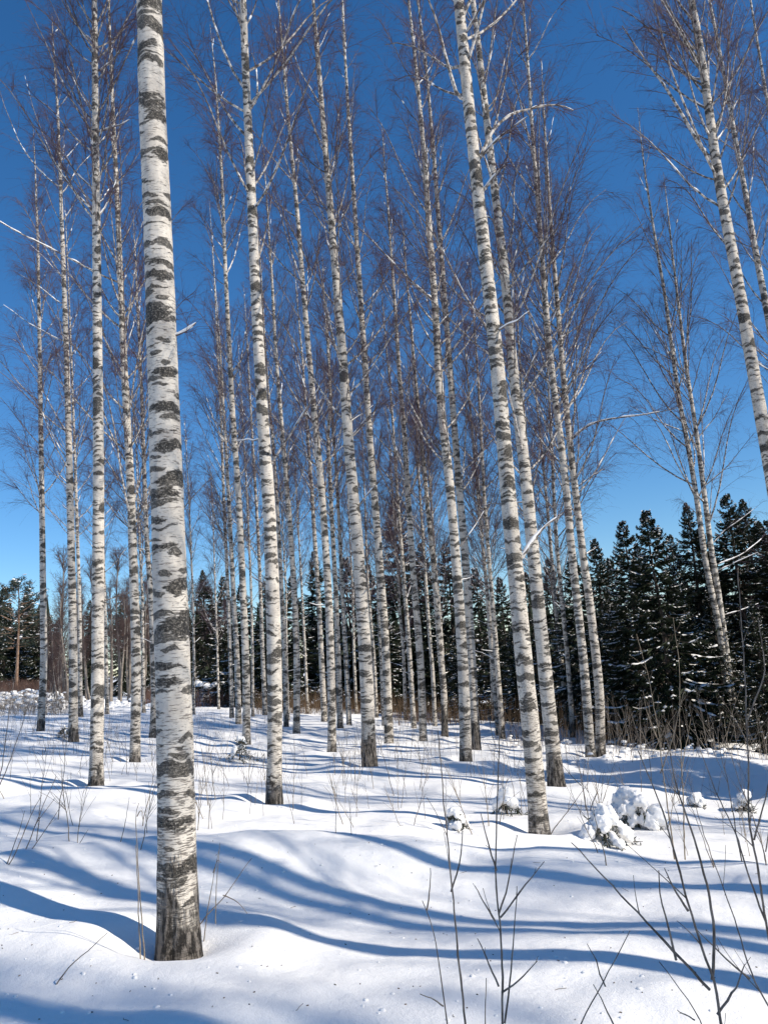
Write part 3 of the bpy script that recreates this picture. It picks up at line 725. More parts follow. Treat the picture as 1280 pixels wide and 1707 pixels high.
LIMBS = {
 3: [(.022,.75,.5,[(103,564),(70,543),(35,522),(0,493),(-30,470)]), (.020,.7,.6,[(101,501),(70,475),(45,458),(23,446)]),
     (.026,.25,1,[(94,307),(56,267),(30,230),(9,178),(0,161),(-10,130)]), (.022,.2,1,[(95,274),(68,211),(51,169),(37,126),(26,96)]),
     (.022,.2,1,[(106,318),(126,265),(140,230),(150,176)]), (.016,.2,1,[(97,176),(115,154),(131,126),(140,98)]),
     (.016,.5,.4,[(101,455),(80,430),(52,405)]), (.012,.6,0,[(112,745),(100,725),(88,704)])],
 2: [(.026,.8,.4,[(196,465),(155,447),(105,425),(54,408),(0,382),(-25,370)]), (.014,.5,.5,[(205,375),(222,345),(235,310)]),
     (.013,.3,.5,[(214,790),(195,750),(176,695)])],
 1: [(.024,.35,.5,[(166,110),(187,98),(206,82),(220,51)]), (.02,.95,0,[(167,211),(187,205),(204,204),(220,199)]),
     (.014,.0,.6,[(155,175),(135,140),(118,110)])],
 4: [(.014,.5,.2,[(70,583),(82,571),(96,563)]), (.014,.1,.7,[(66,610),(45,585),(25,560),(0,550)])],
 0: [(.012,.8,.2,[(293,536),(312,528),(328,518)])],
 13: [(.020,.15,.8,[(394,744),(410,717),(423,700),(440,660)]), (.018,.15,.8,[(387,749),(370,726),(354,700),(330,650)])],
 16: [(.024,.2,.5,[(449,770),(466,739),(486,717),(502,698),(531,661),(548,639)]), (.022,.0,.8,[(424,440),(436,400),(446,350),(452,300)])],
 26: [(.022,.2,.6,[(593,840),(612,816),(633,793),(649,774)]), (.022,.0,0,[(562,572),(551,560),(537,533)]), (.014,.1,.6,[(574,550),(584,537),(590,530)]),
      (.02,.1,.9,[(535,170),(500,120),(478,60)]), (.018,.1,.9,[(552,300),(566,250),(570,190)])],
 29: [(.024,.35,.7,[(607,605),(632,580),(650,555)]), (.022,.1,.8,[(605,503),(625,480),(640,450),(648,400)])],
 36: [(.02,.3,.7,[(727,540),(752,510),(790,475)]), (.016,.0,.8,[(722,550),(700,520),(688,490)]), (.016,.5,.5,[(765,905),(790,870),(808,840)])],
 37: [(.018,.25,.6,[(770,800),(785,775),(795,755)]), (.016,.1,.8,[(755,660),(775,630),(800,600)])],
 41: [(.030,.2,.8,[(805,305),(825,280),(842,268)]), (.032,.28,.9,[(797,262),(815,205),(850,165),(890,145),(940,123),(970,121)]), (.028,.5,.7,[(800,250),(830,225),(870,210)]),
      (.034,.0,.5,[(762,155),(740,90),(725,50),(700,15)]), (.030,1.0,.2,[(866,920),(883,890),(897,874),(911,858),(925,850),(938,840)])],
 42: [(.026,.1,.9,[(844,477),(870,442),(900,412),(925,385)]), (.022,.1,.9,[(862,657),(874,622),(896,571),(909,549),(925,510)]), (.022,.25,.9,[(818,180),(832,130),(840,90),(850,40)])],
 46: [(.018,.3,.7,[(921,655),(905,610),(880,560),(865,530)])],
 47: [(.034,.6,.8,[(942,740),(958,722),(980,707),(1010,703),(1060,702),(1105,697)]), (.022,.3,.9,[(930,564),(949,549),(979,528),(1010,505)]),
      (.022,.2,.9,[(934,524),(956,505),(979,485),(1005,450)]), (.022,.15,.9,[(944,646),(958,624),(979,607),(1010,570)]), (.02,.0,.9,[(955,775),(985,735),(1010,690)]),
      (.018,.15,.9,[(960,810),(985,790),(1020,770)])],
 48: [(.016,.4,.6,[(1118,590),(1090,570),(1060,550)]), (.018,.2,.8,[(1140,710),(1090,690),(1040,660)]), (.014,.1,.8,[(1165,850),(1150,840),(1128,826)])],
 49: [(.020,.85,.4,[(1193,930),(1237,913),(1279,885),(1300,870)]), (.018,.9,.3,[(1194,940),(1225,925),(1258,910)]), (.018,.5,.3,[(1206,1013),(1237,1005),(1278,992)]),
      (.018,.5,.5,[(1187,895),(1205,873),(1234,854),(1265,830)]), (.02,.2,.9,[(1160,720),(1185,690),(1210,640)]), (.018,.15,.9,[(1172,800),(1205,770),(1240,720)])],
 50: [(.040,.12,.8,[(1180,262),(1140,185),(1110,125),(1080,75),(1045,8)]), (.034,.2,.8,[(1150,72),(1120,40),(1080,10)]), (.02,.3,.3,[(1253,590),(1262,600),(1275,612)])],
}
for i, T in enumerate(TREES):
    lim = LIMBS.get(i, [])
    sp = 3.8 if i in (46, 47, 41, 48, 49) else None
    build_birch(T, i, T["label"], "birches of the plantation", .55 if i in (48, 49) else 1.0, .5 if i in (0,) else (.44 if T["d"] < 13 else None), sp, lim)

# ------------------------------------------------------------------ birches standing outside the frame, seen by their shadows
HS = np.array([math.sin(SUN_AZ), math.cos(SUN_AZ)])
CASTERS = []
for (px, py, t, dia) in [(1130,1477,4.2,.20),(1062,1540,4.6,.17),(900,1552,7.5,.22),(881,1644,4.4,.26),(420,1540,9.5,.2),(150,1690,7.0,.24),
                         (1000,1420,9.0,.2),(700,1330,11.0,.2),(520,1300,15.,.2),(820,1345,12.,.2)]:
    g = ground_hit(px, py)[:2] + HS * t
    CASTERS.append((g[0], g[1], dia))
rs = np.random.default_rng(77)
for k in range(24):                                           # the stand goes on behind the camera, towards the sun
    CASTERS.append((rs.uniform(5, 34), rs.uniform(-24, -5), rs.uniform(.17, .24)))
SIFT = [(20,-2.2),(16,2.0),(18,1.0),(22,1.6),(26,-3.4),(25,2.6),(21,.7),(27,-.9),(19,1.3),(23,2.3),(17,2.9),(15,-1.4)]
for t, q in SIFT:                                             # crowns that sift the light over the near snow
    CASTERS.append((-1.4 + HS[0] * t + HS[1] * q, 5.0 + HS[1] * t - HS[0] * q, rs.uniform(.2, .26)))
for k in range(9):
    y = rs.uniform(5, 26); CASTERS.append((.56 * y + rs.uniform(2.5, 15), y, rs.uniform(.17, .23)))
def clear_of_front_stem(c):
    v = np.array(c[:2]) - np.array([-1.4, 5.0]); t = v @ HS; q = v[0] * HS[1] - v[1] * HS[0]
    return t < 0 or t > 26 or abs(q) > .6
def clear_of_double(c):
    v = np.array(c[:2]) - np.array([8.6, 21.7]); t = v @ HS; q = v[0] * HS[1] - v[1] * HS[0]
    return t < 0 or t > 34 or abs(q) > 2.0
def clear_of_stems(c):
    for k in (1, 2, 16, 22, 26, 36, 41, 47):
        v = np.array(c[:2]) - TREES[k]["P"][0][:2]; t = v @ HS; q = v[0] * HS[1] - v[1] * HS[0]
        if 0 < t < 22 and abs(q) < .55: return False
    return True
for k in range(4):                                            # their stems must not darken the nearest birch
    v = np.array(CASTERS[k][:2]) - np.array([-1.4, 5.0]); q = v[0] * HS[1] - v[1] * HS[0]
    if abs(q) < .45:
        sgn = 1 if q >= 0 else -1
        CASTERS[k] = (CASTERS[k][0] + HS[1] * sgn * (.5 - abs(q)), CASTERS[k][1] - HS[0] * sgn * (.5 - abs(q)), CASTERS[k][2])
CASTERS = CASTERS[:4] + [c for c in CASTERS[4:] if clear_of_front_stem(c) and clear_of_double(c) and clear_of_stems(c)]
protos = []
for k, (x, y, dia) in enumerate(CASTERS):
    lab = "birch outside the view on the sunny side, known by its shadow across the snow"
    grp = "birches of the stand beyond the frame"
    if k < 4:
        z = gz(x, y); H = 17.5 + k
        P = np.array([[x, y, z], [x - .1, y, z + 5], [x + .05 * k, y + .1, z + 11], [x - .2, y, z + H]])
        FEET.append((x, y, dia))
        T = dict(d=24.0, P=P, dia=dia, tip=1, foot=.3, age_shade=.2)
        protos.append(build_birch(T, 200 + k, lab, grp, .8))
    else:
        p = protos[k % 4]
        copy_tree(p, (x, y, gz(x, y)), (0, 0, rs.uniform(0, 6.28)), rs.uniform(.9, 1.08), lab, grp)

# ------------------------------------------------------------------ spruces
def spruce_meshes(H, Rb, seed, snow=1.0, low=0.02, pine=False):
    rng = np.random.default_rng(seed)
    # trunk
    n = 24; zz = np.linspace(-.3, H, n)
    r = np.maximum(.012 * H * (1 - np.clip(zz, 0, H) / H) ** .8, .006)
    path = np.stack([.02 * np.sin(zz * 1.3 + seed), .02 * np.cos(zz * 1.1), zz], 1)
    v, q, a = tubes(path[None], r[None], 9); GT = Geo(); GT.add(v, q, None, a)
    # whorled boughs
    nb = int(H * 46)
    z = (low * H + (H * .985 - low * H) * np.sort(rng.random(nb) ** .92))
    t = z / H
    L = Rb * ((1 - t) ** .90) * rng.uniform(.62, 1.12, nb) * (1 - .25 * np.exp(-t * 9)) + .10
    az = rng.uniform(0, 2 * np.pi, nb)
    el = np.radians(np.interp(t, [0, .35, .75, 1], [-22, -8, 16, 62]) + rng.normal(0, 6, nb))
    ns = 9; s = np.linspace(0, 1, ns)
    els = el[:, None] - np.radians(16) * np.sin(np.pi * s)[None] + np.radians(26) * s[None] ** 2
    azs = az[:, None] + rng.normal(0, .12, (nb, 1)) * s[None]
    D = np.stack([np.cos(els) * np.sin(azs), np.cos(els) * np.cos(azs), np.sin(els)], -1)
    P = np.cumsum(D, axis=1) * (L / (ns - 1))[:, None, None]
    P[:, :, 2] += z[:, None]
    R = np.maximum(.010 * L[:, None] * (1 - s[None]) + .004, .004)
    v, q, a = tubes(P, R, 4); GT.add(v, q, None, a)
    # needle sprays: narrow, slightly folded blades along side twigs
    per = 36
    u = rng.uniform(.10, 1, (nb, per)) * (ns - 1)
    i0 = np.clip(u.astype(int), 0, ns - 2); f = (u - i0)[..., None]; b = np.arange(nb)[:, None]
    base = P[b, i0] * (1 - f) + P[b, i0 + 1] * f
    tan = norm(P[b, i0 + 1] - P[b, i0])
    side = norm(np.cross(tan, np.array([0, 0, 1.0])))
    sg = np.where(rng.random((nb, per, 1)) < .5, -1.0, 1.0)
    sl = (.05 + .40 * L[:, None] * (1.05 - u / (ns - 1)) * rng.uniform(.4, 1.1, (nb, per)))
    sl = np.clip(sl, .05, .45)
    d1 = norm(tan * rng.uniform(.45, .9, (nb, per, 1)) + side * sg * rng.uniform(.5, 1.0, (nb, per, 1)) + np.array([0, 0, -1.0]) * rng.uniform(-.05, .75, (nb, per, 1)))
    d1 = d1.reshape(-1, 3); base = base.reshape(-1, 3); sl = sl.ravel()
    w = rng.uniform(.014, .030, len(sl)) * np.clip(sl / .2, .6, 1)
    var = np.clip(rng.normal(.5, .22, len(sl)), 0, 1)
    GN = Geo()
    for kk in range(2):
        c = norm(np.cross(d1, norm(rng.normal(size=d1.shape))))
        p0 = base; p1 = base + d1 * (sl * .45)[:, None] + c * w[:, None]; p3 = base + d1 * (sl * .5)[:, None] - c * w[:, None]
        p2 = base + d1 * sl[:, None] + np.array([0, 0, -.03])
        V = np.stack([p0, p1, p2, p3], 1).reshape(-1, 3)
        GN.add(V, np.arange(len(V)).reshape(-1, 4), None, None, np.repeat(var, 4))
    # snow lying on the boughs, in ragged pads
    GS = Geo()
    m_ = 12
    def strips(PP, LL, wmax, keep):
        k = np.where(keep)[0]; B = len(k)
        if not B: return
        u0 = rng.uniform(.15, .7, B); u1 = np.minimum(u0 + rng.uniform(.2, .6, B), 1.0)
        uu = (u0[:, None] + (u1 - u0)[:, None] * np.linspace(0, 1, m_)[None]) * (PP.shape[1] - 1)
        i = np.clip(uu.astype(int), 0, PP.shape[1] - 2); ff = (uu - i)[..., None]
        C = PP[k][np.arange(B)[:, None], i] * (1 - ff) + PP[k][np.arange(B)[:, None], i + 1] * ff
        T_ = norm(np.gradient(C, axis=1)); Sd = norm(np.cross(T_, np.array([0, 0, 1.0])))
        w = wmax * np.clip(LL[k], .3, 1.3)[:, None] * np.clip(.5 + .8 * vnoise(np.arange(m_)[None] * .55 + k[:, None] * 3.7, np.zeros((B, m_)), seed=seed), .02, 1.2)
        w[:, 0] *= .2; w[:, -1] *= .2
        jit = rng.uniform(.6, 1.3, (B, m_))
        top = C + np.array([0, 0, 1.0]) * (.012 + .42 * w)[..., None]
        le = C - Sd * (w * jit)[..., None] - np.array([0, 0, 1.0]) * (.25 * w)[..., None]
        re = C + Sd * (w * (1.9 - jit))[..., None] - np.array([0, 0, 1.0]) * (.25 * w)[..., None]
        V = np.stack([le, top, re], 2).reshape(-1, 3)
        b_ = np.arange(B)[:, None, None] * m_ * 3 + np.arange(m_ - 1)[None, :, None] * 3 + np.array([0, 1])[None, None, :]
        q_ = np.stack([b_, b_ + 1, b_ + 4, b_ + 3], -1).reshape(-1, 4)
        GS.add(V, q_)
    strips(P, L, .045, rng.random(nb) < .62 * snow)
    # and along some of the side sprays
    pk = np.where(rng.random(len(base)) < .055 * snow)[0]
    e_ = base[pk] + d1[pk] * sl[pk][:, None]
    SP = base[pk][:, None, :] * (1 - np.linspace(0, 1, 5))[None, :, None] + e_[:, None, :] * np.linspace(0, 1, 5)[None, :, None]
    strips(SP, np.full(len(pk), .6), .042, np.ones(len(pk), bool))
    return GT.mesh("trunk", [CONIFER_BARK]), GN.mesh("crown", [NEEDLE], False), (GS.mesh("branch_snow", [SNOW_CAP]) if GS.n else None)

SPRUCE_KINDS = []
for k, (H, Rb, sn) in enumerate([(7.6, 1.75, 1.0), (8.6, 1.9, .8), (6.4, 1.6, 1.1), (9.6, 2.1, .55)]):
    SPRUCE_KINDS.append((H, spruce_meshes(H, Rb, 300 + k, sn)))

def spruce(px, Y, top_py, kind, label, group, rot=None, foot=None):
    """spruce standing Y metres ahead under image column px, its tip reaching image row top_py"""
    rng = np.random.default_rng(int(px * 7 + Y * 13))
    tp = at(px, top_py, Y)
    x, y = tp[0], tp[1]
    z = gz(x, y) - .05
    H0, (mt, mn, ms) = SPRUCE_KINDS[kind]
    sc = (tp[2] - z) / H0
    o = thing("spruce_tree", label, "spruce", (x, y, z), group)
    o.scale = (sc * rng.uniform(1.15, 1.35),) * 2 + (sc,)
    o.rotation_euler = (0, 0, rng.uniform(0, 6.28))
    obj("trunk", mt, o); obj("crown", mn, o)
    if ms: tag(obj("branch_snow", ms, o), kind="stuff")
    return o

RG = "snowy spruces on the right"
for a in [
 (1036,23,868,0,"spruce with a snow-dusted spire, left of the two sharp tops right of the birches"),
 (1076,21.5,852,2,"spruce with the sharpest snow-dusted top, right of the two twin spires"),
 (1142,26,838,3,"tall dark spruce with ragged boughs against the sky just left of the slanting double birch"),
 (1208,25,822,1,"spruce right behind the slanting double birch, top between its stem and the edge"),
 (1236,27,832,3,"spruce second from the right edge, broad dark crown"),
 (1278,24,866,1,"spruce cut by the right edge of the view"),
 (1120,25,965,0,"low spruce filling the gap between the sharp tops and the tall ragged spruce"),
 (988,25,898,0,"spruce whose tip shows just right of the two slim birches"),
 (952,28,925,2,"spruce behind the two slim birches in front of the dark right wall"),
 (1180,22,985,2,"low snowy spruce at the foot of the slanting double birch"),
 (1250,20,1000,0,"low snowy spruce near the right edge below the broad dark crown"),
 (1060,33,905,3,"spruce in the second row behind the twin snow-dusted spires",),
 (1115,34,890,1,"second-row spruce behind the gap left of the tall ragged spruce",),
 (1165,33,880,3,"second-row spruce seen through the slanting double birch",),
 (1015,33,930,0,"second-row spruce left of the twin snow-dusted spires",),
 (1262,33,870,2,"second-row spruce near the right edge",),
 (1010,24,1000,2,"small spruce in front below the twin spires, on the left"),
]: spruce(*a[:4], a[4], RG)
CG = "spruces behind the birches in the middle"
for a in [
 (655,44,828,3,"tallest spruce behind the birches, dark top reaching above its neighbours at centre"),
 (700,47,905,1,"spruce just right of the tallest central spruce"),
 (742,43,905,0,"spruce showing right of the clean cream birch, rounded dark top"),
 (790,40,948,2,"spruce between the stout birches and the slim twin birches"),
 (832,37,962,0,"spruce right behind the slim twin birches"),
 (876,34,955,2,"spruce glimpsed between the speckled birch and the darker stout birch"),
 (912,31,930,1,"spruce behind the grey shaded birch right of the darker stout birch"),
 (612,48,940,1,"spruce right behind the big central birch"),
 (575,46,930,2,"spruce left of the big central birch, between two thin stems"),
 (523,47,918,3,"dark spruce with a pointed top behind the tall cream birch"),
 (486,45,960,0,"spruce behind the evenly banded slender birch"),
 (440,46,968,1,"spruce behind the bright left-of-centre birch"),
 (402,47,975,2,"spruce behind the three-birch row"),
 (372,50,960,0,"snowy spruce left of the three-birch row"),
 (338,55,950,3,"spruce right of the thickest birch above the snowy bank"),
 (640,41,1010,2,"low spruce in front of the tallest central spruce"),
 (765,36,1030,0,"low spruce behind the black foot of the stout birches"),
 (855,32,1040,2,"low snowy spruce close behind the speckled birch"),
]: spruce(*a[:4], a[4], CG)
LG = "dark conifers across the field on the far left"
for a in [
 (2,84,992,3,"far spruce cut by the left edge across the field"),
 (50,88,1000,3,"far dark spruce right of the tall pine across the field"),
 (16,92,1005,1,"far spruce just left of the tall pine across the field"),
 (66,90,1012,1,"far spruce beside the leftmost birch across the field"),
 (8,76,978,0,"far spruce standing in front of its neighbours at the left edge across the field"),
 (44,77,990,2,"far spruce close in front of the smaller pine across the field"),
 (68,75,1006,0,"far spruce just visible at the right side of the leftmost birch"),
 (150,85,1000,3,"far spruce seen behind the straight pale birch"),
 (96,95,1035,1,"far spruce hidden behind bare stems left of the white birch"),
 (200,80,1015,3,"far spruce left of the slim bending birch"),
 (250,75,1000,1,"far spruce left of the thickest birch, low behind thin stems"),
 (300,70,985,3,"far spruce right at the back of the thickest birch"),
]: spruce(*a[:4], a[4], LG)
for j, (px, py, t, k) in enumerate([(1180,1285,6,0),(1040,1278,7.5,1),(930,1292,7.5,0),(1270,1310,4.5,2),(840,1280,9,1),(740,1268,12,3),(1130,1305,6,1),(985,1300,8,3),(600,1252,17,3)]):
    g = ground_hit(px, py)[:2] + HS * t
    H0, (mt, mn, ms) = SPRUCE_KINDS[k]
    o = thing("spruce_tree", "spruce outside the view on the right, shading the snow before the spruce wall", "spruce", (g[0], g[1], gz(*g) - .05), "spruces beyond the right edge")
    o.rotation_euler = (0, 0, j * 1.3); o.scale = (1.05, 1.05, .95)
    obj("trunk", mt, o); obj("crown", mn, o); tag(obj("branch_snow", ms, o), kind="stuff")

# ------------------------------------------------------------------ far side of the field: tall pine, bare woods, treeline
def pine_tree(px, Y, base_py, top_py, label, seed):
    rng = np.random.default_rng(seed)
    tp = at(px, top_py, Y); x, y = tp[0], tp[1]; z = gz(x, y); H = tp[2] - z
    o = thing("pine_tree", label, "pine", (x, y, z), "tall pines across the field")
    zz = np.linspace(-.3, H * .97, 30)
    path = np.stack([.12 * np.sin(zz * .35 + seed), zz * 0, zz], 1)
    r = np.maximum(.16 * (1 - np.clip(zz, 0, H) / H) ** .7, .02)
    v, q, a = tubes(path[None], r[None], 10); G = Geo(); G.add(v, q, None, a)
    nb = 70; t = rng.uniform(.42, 1, nb); L = 2.6 * np.sin(np.pi * np.clip((t - .30) / .72, 0, 1)) ** .8 * rng.uniform(.5, 1, nb) + .25
    az = rng.uniform(0, 6.28, nb); s = np.linspace(0, 1, 6)
    el = np.radians(rng.uniform(-8, 30, nb))[:, None] + .3 * s[None]
    D = np.stack([np.cos(el) * np.sin(az)[:, None], np.cos(el) * np.cos(az)[:, None], np.sin(el)], -1)
    P = np.cumsum(D, 1) * (L / 5)[:, None, None]; P[..., 2] += (t * H * .96)[:, None]
    R = np.maximum(.02 * L[:, None] * (1 - .8 * s[None]), .008)
    v, q, a = tubes(P, R, 4); G.add(v, q, None, a)
    obj("trunk", G.mesh("trunk", [PINE_BARK]), o)
    G = Geo(); n = 90
    b = np.arange(nb)[:, None]; u = rng.uniform(.35, 1, (nb, n)) * 5; i0 = np.clip(u.astype(int), 0, 4); f = (u - i0)[..., None]
    c = P[b, i0] * (1 - f) + P[b, i0 + 1] * f + rng.normal(0, .13, (nb, n, 3)) * [1, 1, .6]
    c = c.reshape(-1, 3); d = norm(rng.normal(size=c.shape) + [0, 0, .5]); e = norm(np.cross(d, rng.normal(size=c.shape)))
    l = rng.uniform(.12, .28, len(c))[:, None]; w = rng.uniform(.02, .045, len(c))[:, None]
    V = np.stack([c, c + d * l * .5 + e * w, c + d * l, c + d * l * .5 - e * w], 1).reshape(-1, 3)
    G.add(V, np.arange(len(V)).reshape(-1, 4), None, None, np.repeat(rng.random(len(c)), 4))
    obj("crown", G.mesh("crown", [PINE_NEEDLE], False), o)
    G = Geo()
    for k in range(90):
        bi = rng.integers(nb); cc = P[bi, rng.integers(2, 6)] + rng.normal(0, .12, 3) + [0, 0, .12]
        ss = np.linspace(-1, 1, 5); dd = norm(rng.normal(size=3) * [1, 1, .15])
        v, q, a = tubes((cc + dd * (ss * rng.uniform(.1, .3))[:, None])[None], (rng.uniform(.03, .07) * np.sqrt(1.05 - ss * ss))[None], 6)
        G.add(v, q, None, a)
    tag(obj("branch_snow", G.mesh("branch_snow", [SNOW_CAP]), o), kind="stuff")
pine_tree(30, 70, 1135, 962, "tall pine with a bare reddish stem and rounded crown at the far left", 5)
pine_tree(56, 78, 1135, 1018, "smaller pine right of the tall reddish-stemmed pine", 6)
pine_tree(215, 74, 1160, 985, "pine deep in the bare wood behind the slim bending birch", 8)

def bare_tree_meshes(H, seed, stems, lean):
    rng = np.random.default_rng(seed)
    GT, GC = Geo(), Geo()
    for k in range(stems):
        n = 14; s = np.linspace(0, 1, n)
        a0 = rng.uniform(0, 6.28); ln = rng.uniform(.3, 1) * lean * H
        h = H * rng.uniform(.7, 1)
        path = np.stack([np.cos(a0) * (ln * s ** .8) + .1 * np.sin(s * 6 + k), np.sin(a0) * (ln * s ** .8) + .1 * np.cos(s * 5 + k), h * s - .2], 1)
        r = .013 * H / (1 + .25 * stems) * (1 - s) ** .8 + .008
        v, q, a = tubes(path[None], r[None], 7); GT.add(v, q, None, a, np.full(len(v), rng.random()))
        m = int(46 / (1 + .2 * stems)) + 8
        P, R, L = grow(path[None], r[None], m, rng, .34, 1, .10, .20, (.4, .9), -.06, 5, .016, .005, np.array([h]), .25)
        P2, R2, _ = grow(P, R, 7, rng, .15, 1, .2, .5, (.3, .9), .06, 4, .006, .003, np.clip(L, .5, 2), .1)
        P3, R3, _ = grow(P2, R2, 4, rng, .1, 1, .2, .45, (.3, .9), .1, 3, .004, .0025, None, .05)
        for pp, rr in ((P, R), (P2, R2), (P3, R3)):
            v, q, a = tubes(pp, rr, 3); GC.add(v, q, None, a, np.full(len(v), rng.random()))
    return GT, GC
BARE = []
for k, (H, st, le) in enumerate([(9, 1, .04), (10, 2, .10), (8, 1, .06), (7, 5, .22)]):
    GT, GC = bare_tree_meshes(H, 500 + k, st, le)
    BARE.append((H, GT.mesh("trunk", [GREYWOOD]), GC.mesh("crown", [BROWNTWIG])))
def bare_tree(px, Y, top_py, kind, label, group, name="bare_tree", cat="bare tree"):
    tp = at(px, top_py, Y); x, y = tp[0], tp[1]; z = gz(x, y); H0, mt, mc = BARE[kind]
    rng = np.random.default_rng(int(px * 11 + Y))
    o = thing(name, label, cat, (x, y, z), group); sc = (tp[2] - z) / H0
    o.scale = (sc,) * 3; o.rotation_euler = (0, 0, rng.uniform(0, 6.28))
    obj("trunk", mt, o); obj("crown", mc, o)
for k, (px, Y, tpy) in enumerate([(84,62,965),(93,56,930),(104,60,900),(110,54,955),(118,58,930),(131,52,985),(141,60,940),(149,55,960),(157,63,915),(172,58,980),(183,50,930),(190,60,900),(199,54,960),(206,62,930),
      (212,57,985),(219,60,940),(229,55,925),(243,60,960),(250,52,905),(259,63,960),(275,58,920),(285,66,900),(300,62,930),(311,60,960),(320,66,975),(331,64,930),(341,70,960),(352,66,985),(363,64,940),(376,62,990)]):
    bare_tree(px, Y, tpy, k % 3, "thin leafless brown tree in the bare wood across the field on the left", "leafless trees of the bare wood on the left")
bare_tree(100, 42, 1040, 3, "many-stemmed grey willow fanning out between the leftmost birches", "willows at the field edge", "willow_bush", "willow")
bare_tree(117, 46, 1050, 3, "many-stemmed willow close behind the white birch with spreading limbs", "willows at the field edge", "willow_bush", "willow")
bare_tree(82, 47, 1075, 3, "low willow just right of the leftmost birch", "willows at the field edge", "willow_bush", "willow")

def strands(name, mat, pts, hmin, hmax, r, rng, lean=.22, k=3, n=4, kind="stuff", branch=0):
    """a mass of thin upright stems standing in the snow, one object"""
    pts = np.asarray(pts, float); m = len(pts)
    h = rng.uniform(hmin, hmax, m); s = np.linspace(0, 1, n)
    a = rng.uniform(0, 6.28, m); l = np.abs(rng.normal(0, lean, m)) * h
    P = np.stack([pts[:, 0:1] + np.cos(a)[:, None] * l[:, None] * s ** 1.5, pts[:, 1:2] + np.sin(a)[:, None] * l[:, None] * s ** 1.5, pts[:, 2:3] + h[:, None] * s - .08], -1)
    R = r * (1 - .7 * s)[None] * rng.uniform(.6, 1.3, m)[:, None]
    G = Geo(); v, q, at_ = tubes(P, R, k); G.add(v, q, None, at_, np.repeat(rng.random(m), n * k))
    if branch:
        P2, R2, _ = grow(P, R, branch, rng, .35, 1, .15, .35, (.3, .7), -.03, 3, r * .6, r * .3, h, .15)
        v, q, at_ = tubes(P2, R2, 3); G.add(v, q, None, at_, np.full(len(v), .5))
    return tag(obj(name, G.mesh(name, [mat])), kind=kind)

def scatter(px0, px1, d0, d1, n, rng):
    px = rng.uniform(px0, px1, n); d = rng.uniform(d0, d1, n)
    x = np.array([at(p, 1150, dd)[0] for p, dd in zip(px, d)])
    return np.stack([x, d, ground_z(x, d, False)], 1)
rg = np.random.default_rng(4)
strands("rust_brown_thicket", RUSTY, scatter(-60, 130, 58, 78, 5200, rg), .7, 1.7, .012, rg, .2, 3, 4, "stuff", 3)
strands("snowy_grey_thicket", GREYWOOD, scatter(-60, 120, 36, 52, 1500, rg), .4, 1.1, .008, rg, .3, 3, 4, "stuff", 3)
strands("rust_brown_thicket", RUSTY, scatter(240, 420, 46, 58, 2200, rg), .5, 1.2, .010, rg, .2, 3, 4, "stuff", 2)
strands("dry_grass", DRY, scatter(425, 700, 37, 43, 1600, rg), .5, 1.25, .007, rg, .16)
strands("dry_grass", DRY, scatter(640, 860, 29, 36, 1000, rg), .4, 1.15, .006, rg, .18)
strands("dry_grass", DRY, scatter(840, 1060, 20.5, 26, 420, rg), .4, 1.4, .005, rg, .22)
strands("undergrowth", GREYWOOD, scatter(1000, 1330, 16.5, 21.5, 150, rg), .3, 1.5, .006, rg, .3, 3, 5, "stuff", 4)
strands("undergrowth", GREYWOOD, scatter(560, 1000, 13, 24, 260, rg), .2, .8, .004, rg, .3, 3, 4, "stuff", 3)
strands("undergrowth", GREYWOOD, scatter(-30, 470, 13, 34, 700, rg), .15, .6, .0045, rg, .3, 3, 4, "stuff", 2)

# snow lying on the low thickets and scrub
def lumps(name, pts, rmin, rmax, rng, flat=.55):
    G = Geo(); th = np.arange(8) * 2 * np.pi / 8
    for c in pts:
        r = rng.uniform(rmin, rmax); e = rng.uniform(.6, 1.2, 8)
        rings = [c + np.stack([np.cos(th) * r * w * e, np.sin(th) * r * w * e * .8, np.full(8, z * r * flat)], 1) for w, z in ((1, -.25), (.98, .3), (.7, .8))]
        V = np.vstack(rings + [(c + [0, 0, r * flat])[None]]); k2 = (np.arange(8) + 1) % 8
        q = np.vstack([np.stack([np.arange(8) + o, k2 + o, k2 + o + 8, np.arange(8) + o + 8], 1) for o in (0, 8)])
        G.add(V, q, np.stack([np.arange(8) + 16, k2 + 16, np.full(8, 24)], 1))
    return tag(obj(name, G.mesh(name, [SNOW_CAP])), kind="stuff")
p = scatter(-60, 110, 40, 56, 420, rg); p[:, 2] += rg.uniform(.1, .75, len(p)); lumps("thicket_snow", p, .06, .22, rg)
p = scatter(330, 392, 52, 60, 260, rg); p[:, 2] += rg.uniform(.2, 1.5, len(p)) * (1 - np.abs(np.linspace(-1, 1, len(p)))) ** .3; lumps("thicket_snow", p, .10, .34, rg)
p = scatter(70, 260, 40, 55, 160, rg); p[:, 2] += rg.uniform(.0, .25, len(p)); lumps("thicket_snow", p, .06, .2, rg)
p = scatter(830, 1300, 16, 23, 170, rg); p[:, 2] += rg.uniform(.0, .16, len(p)); lumps("thicket_snow", p, .02, .10, rg)

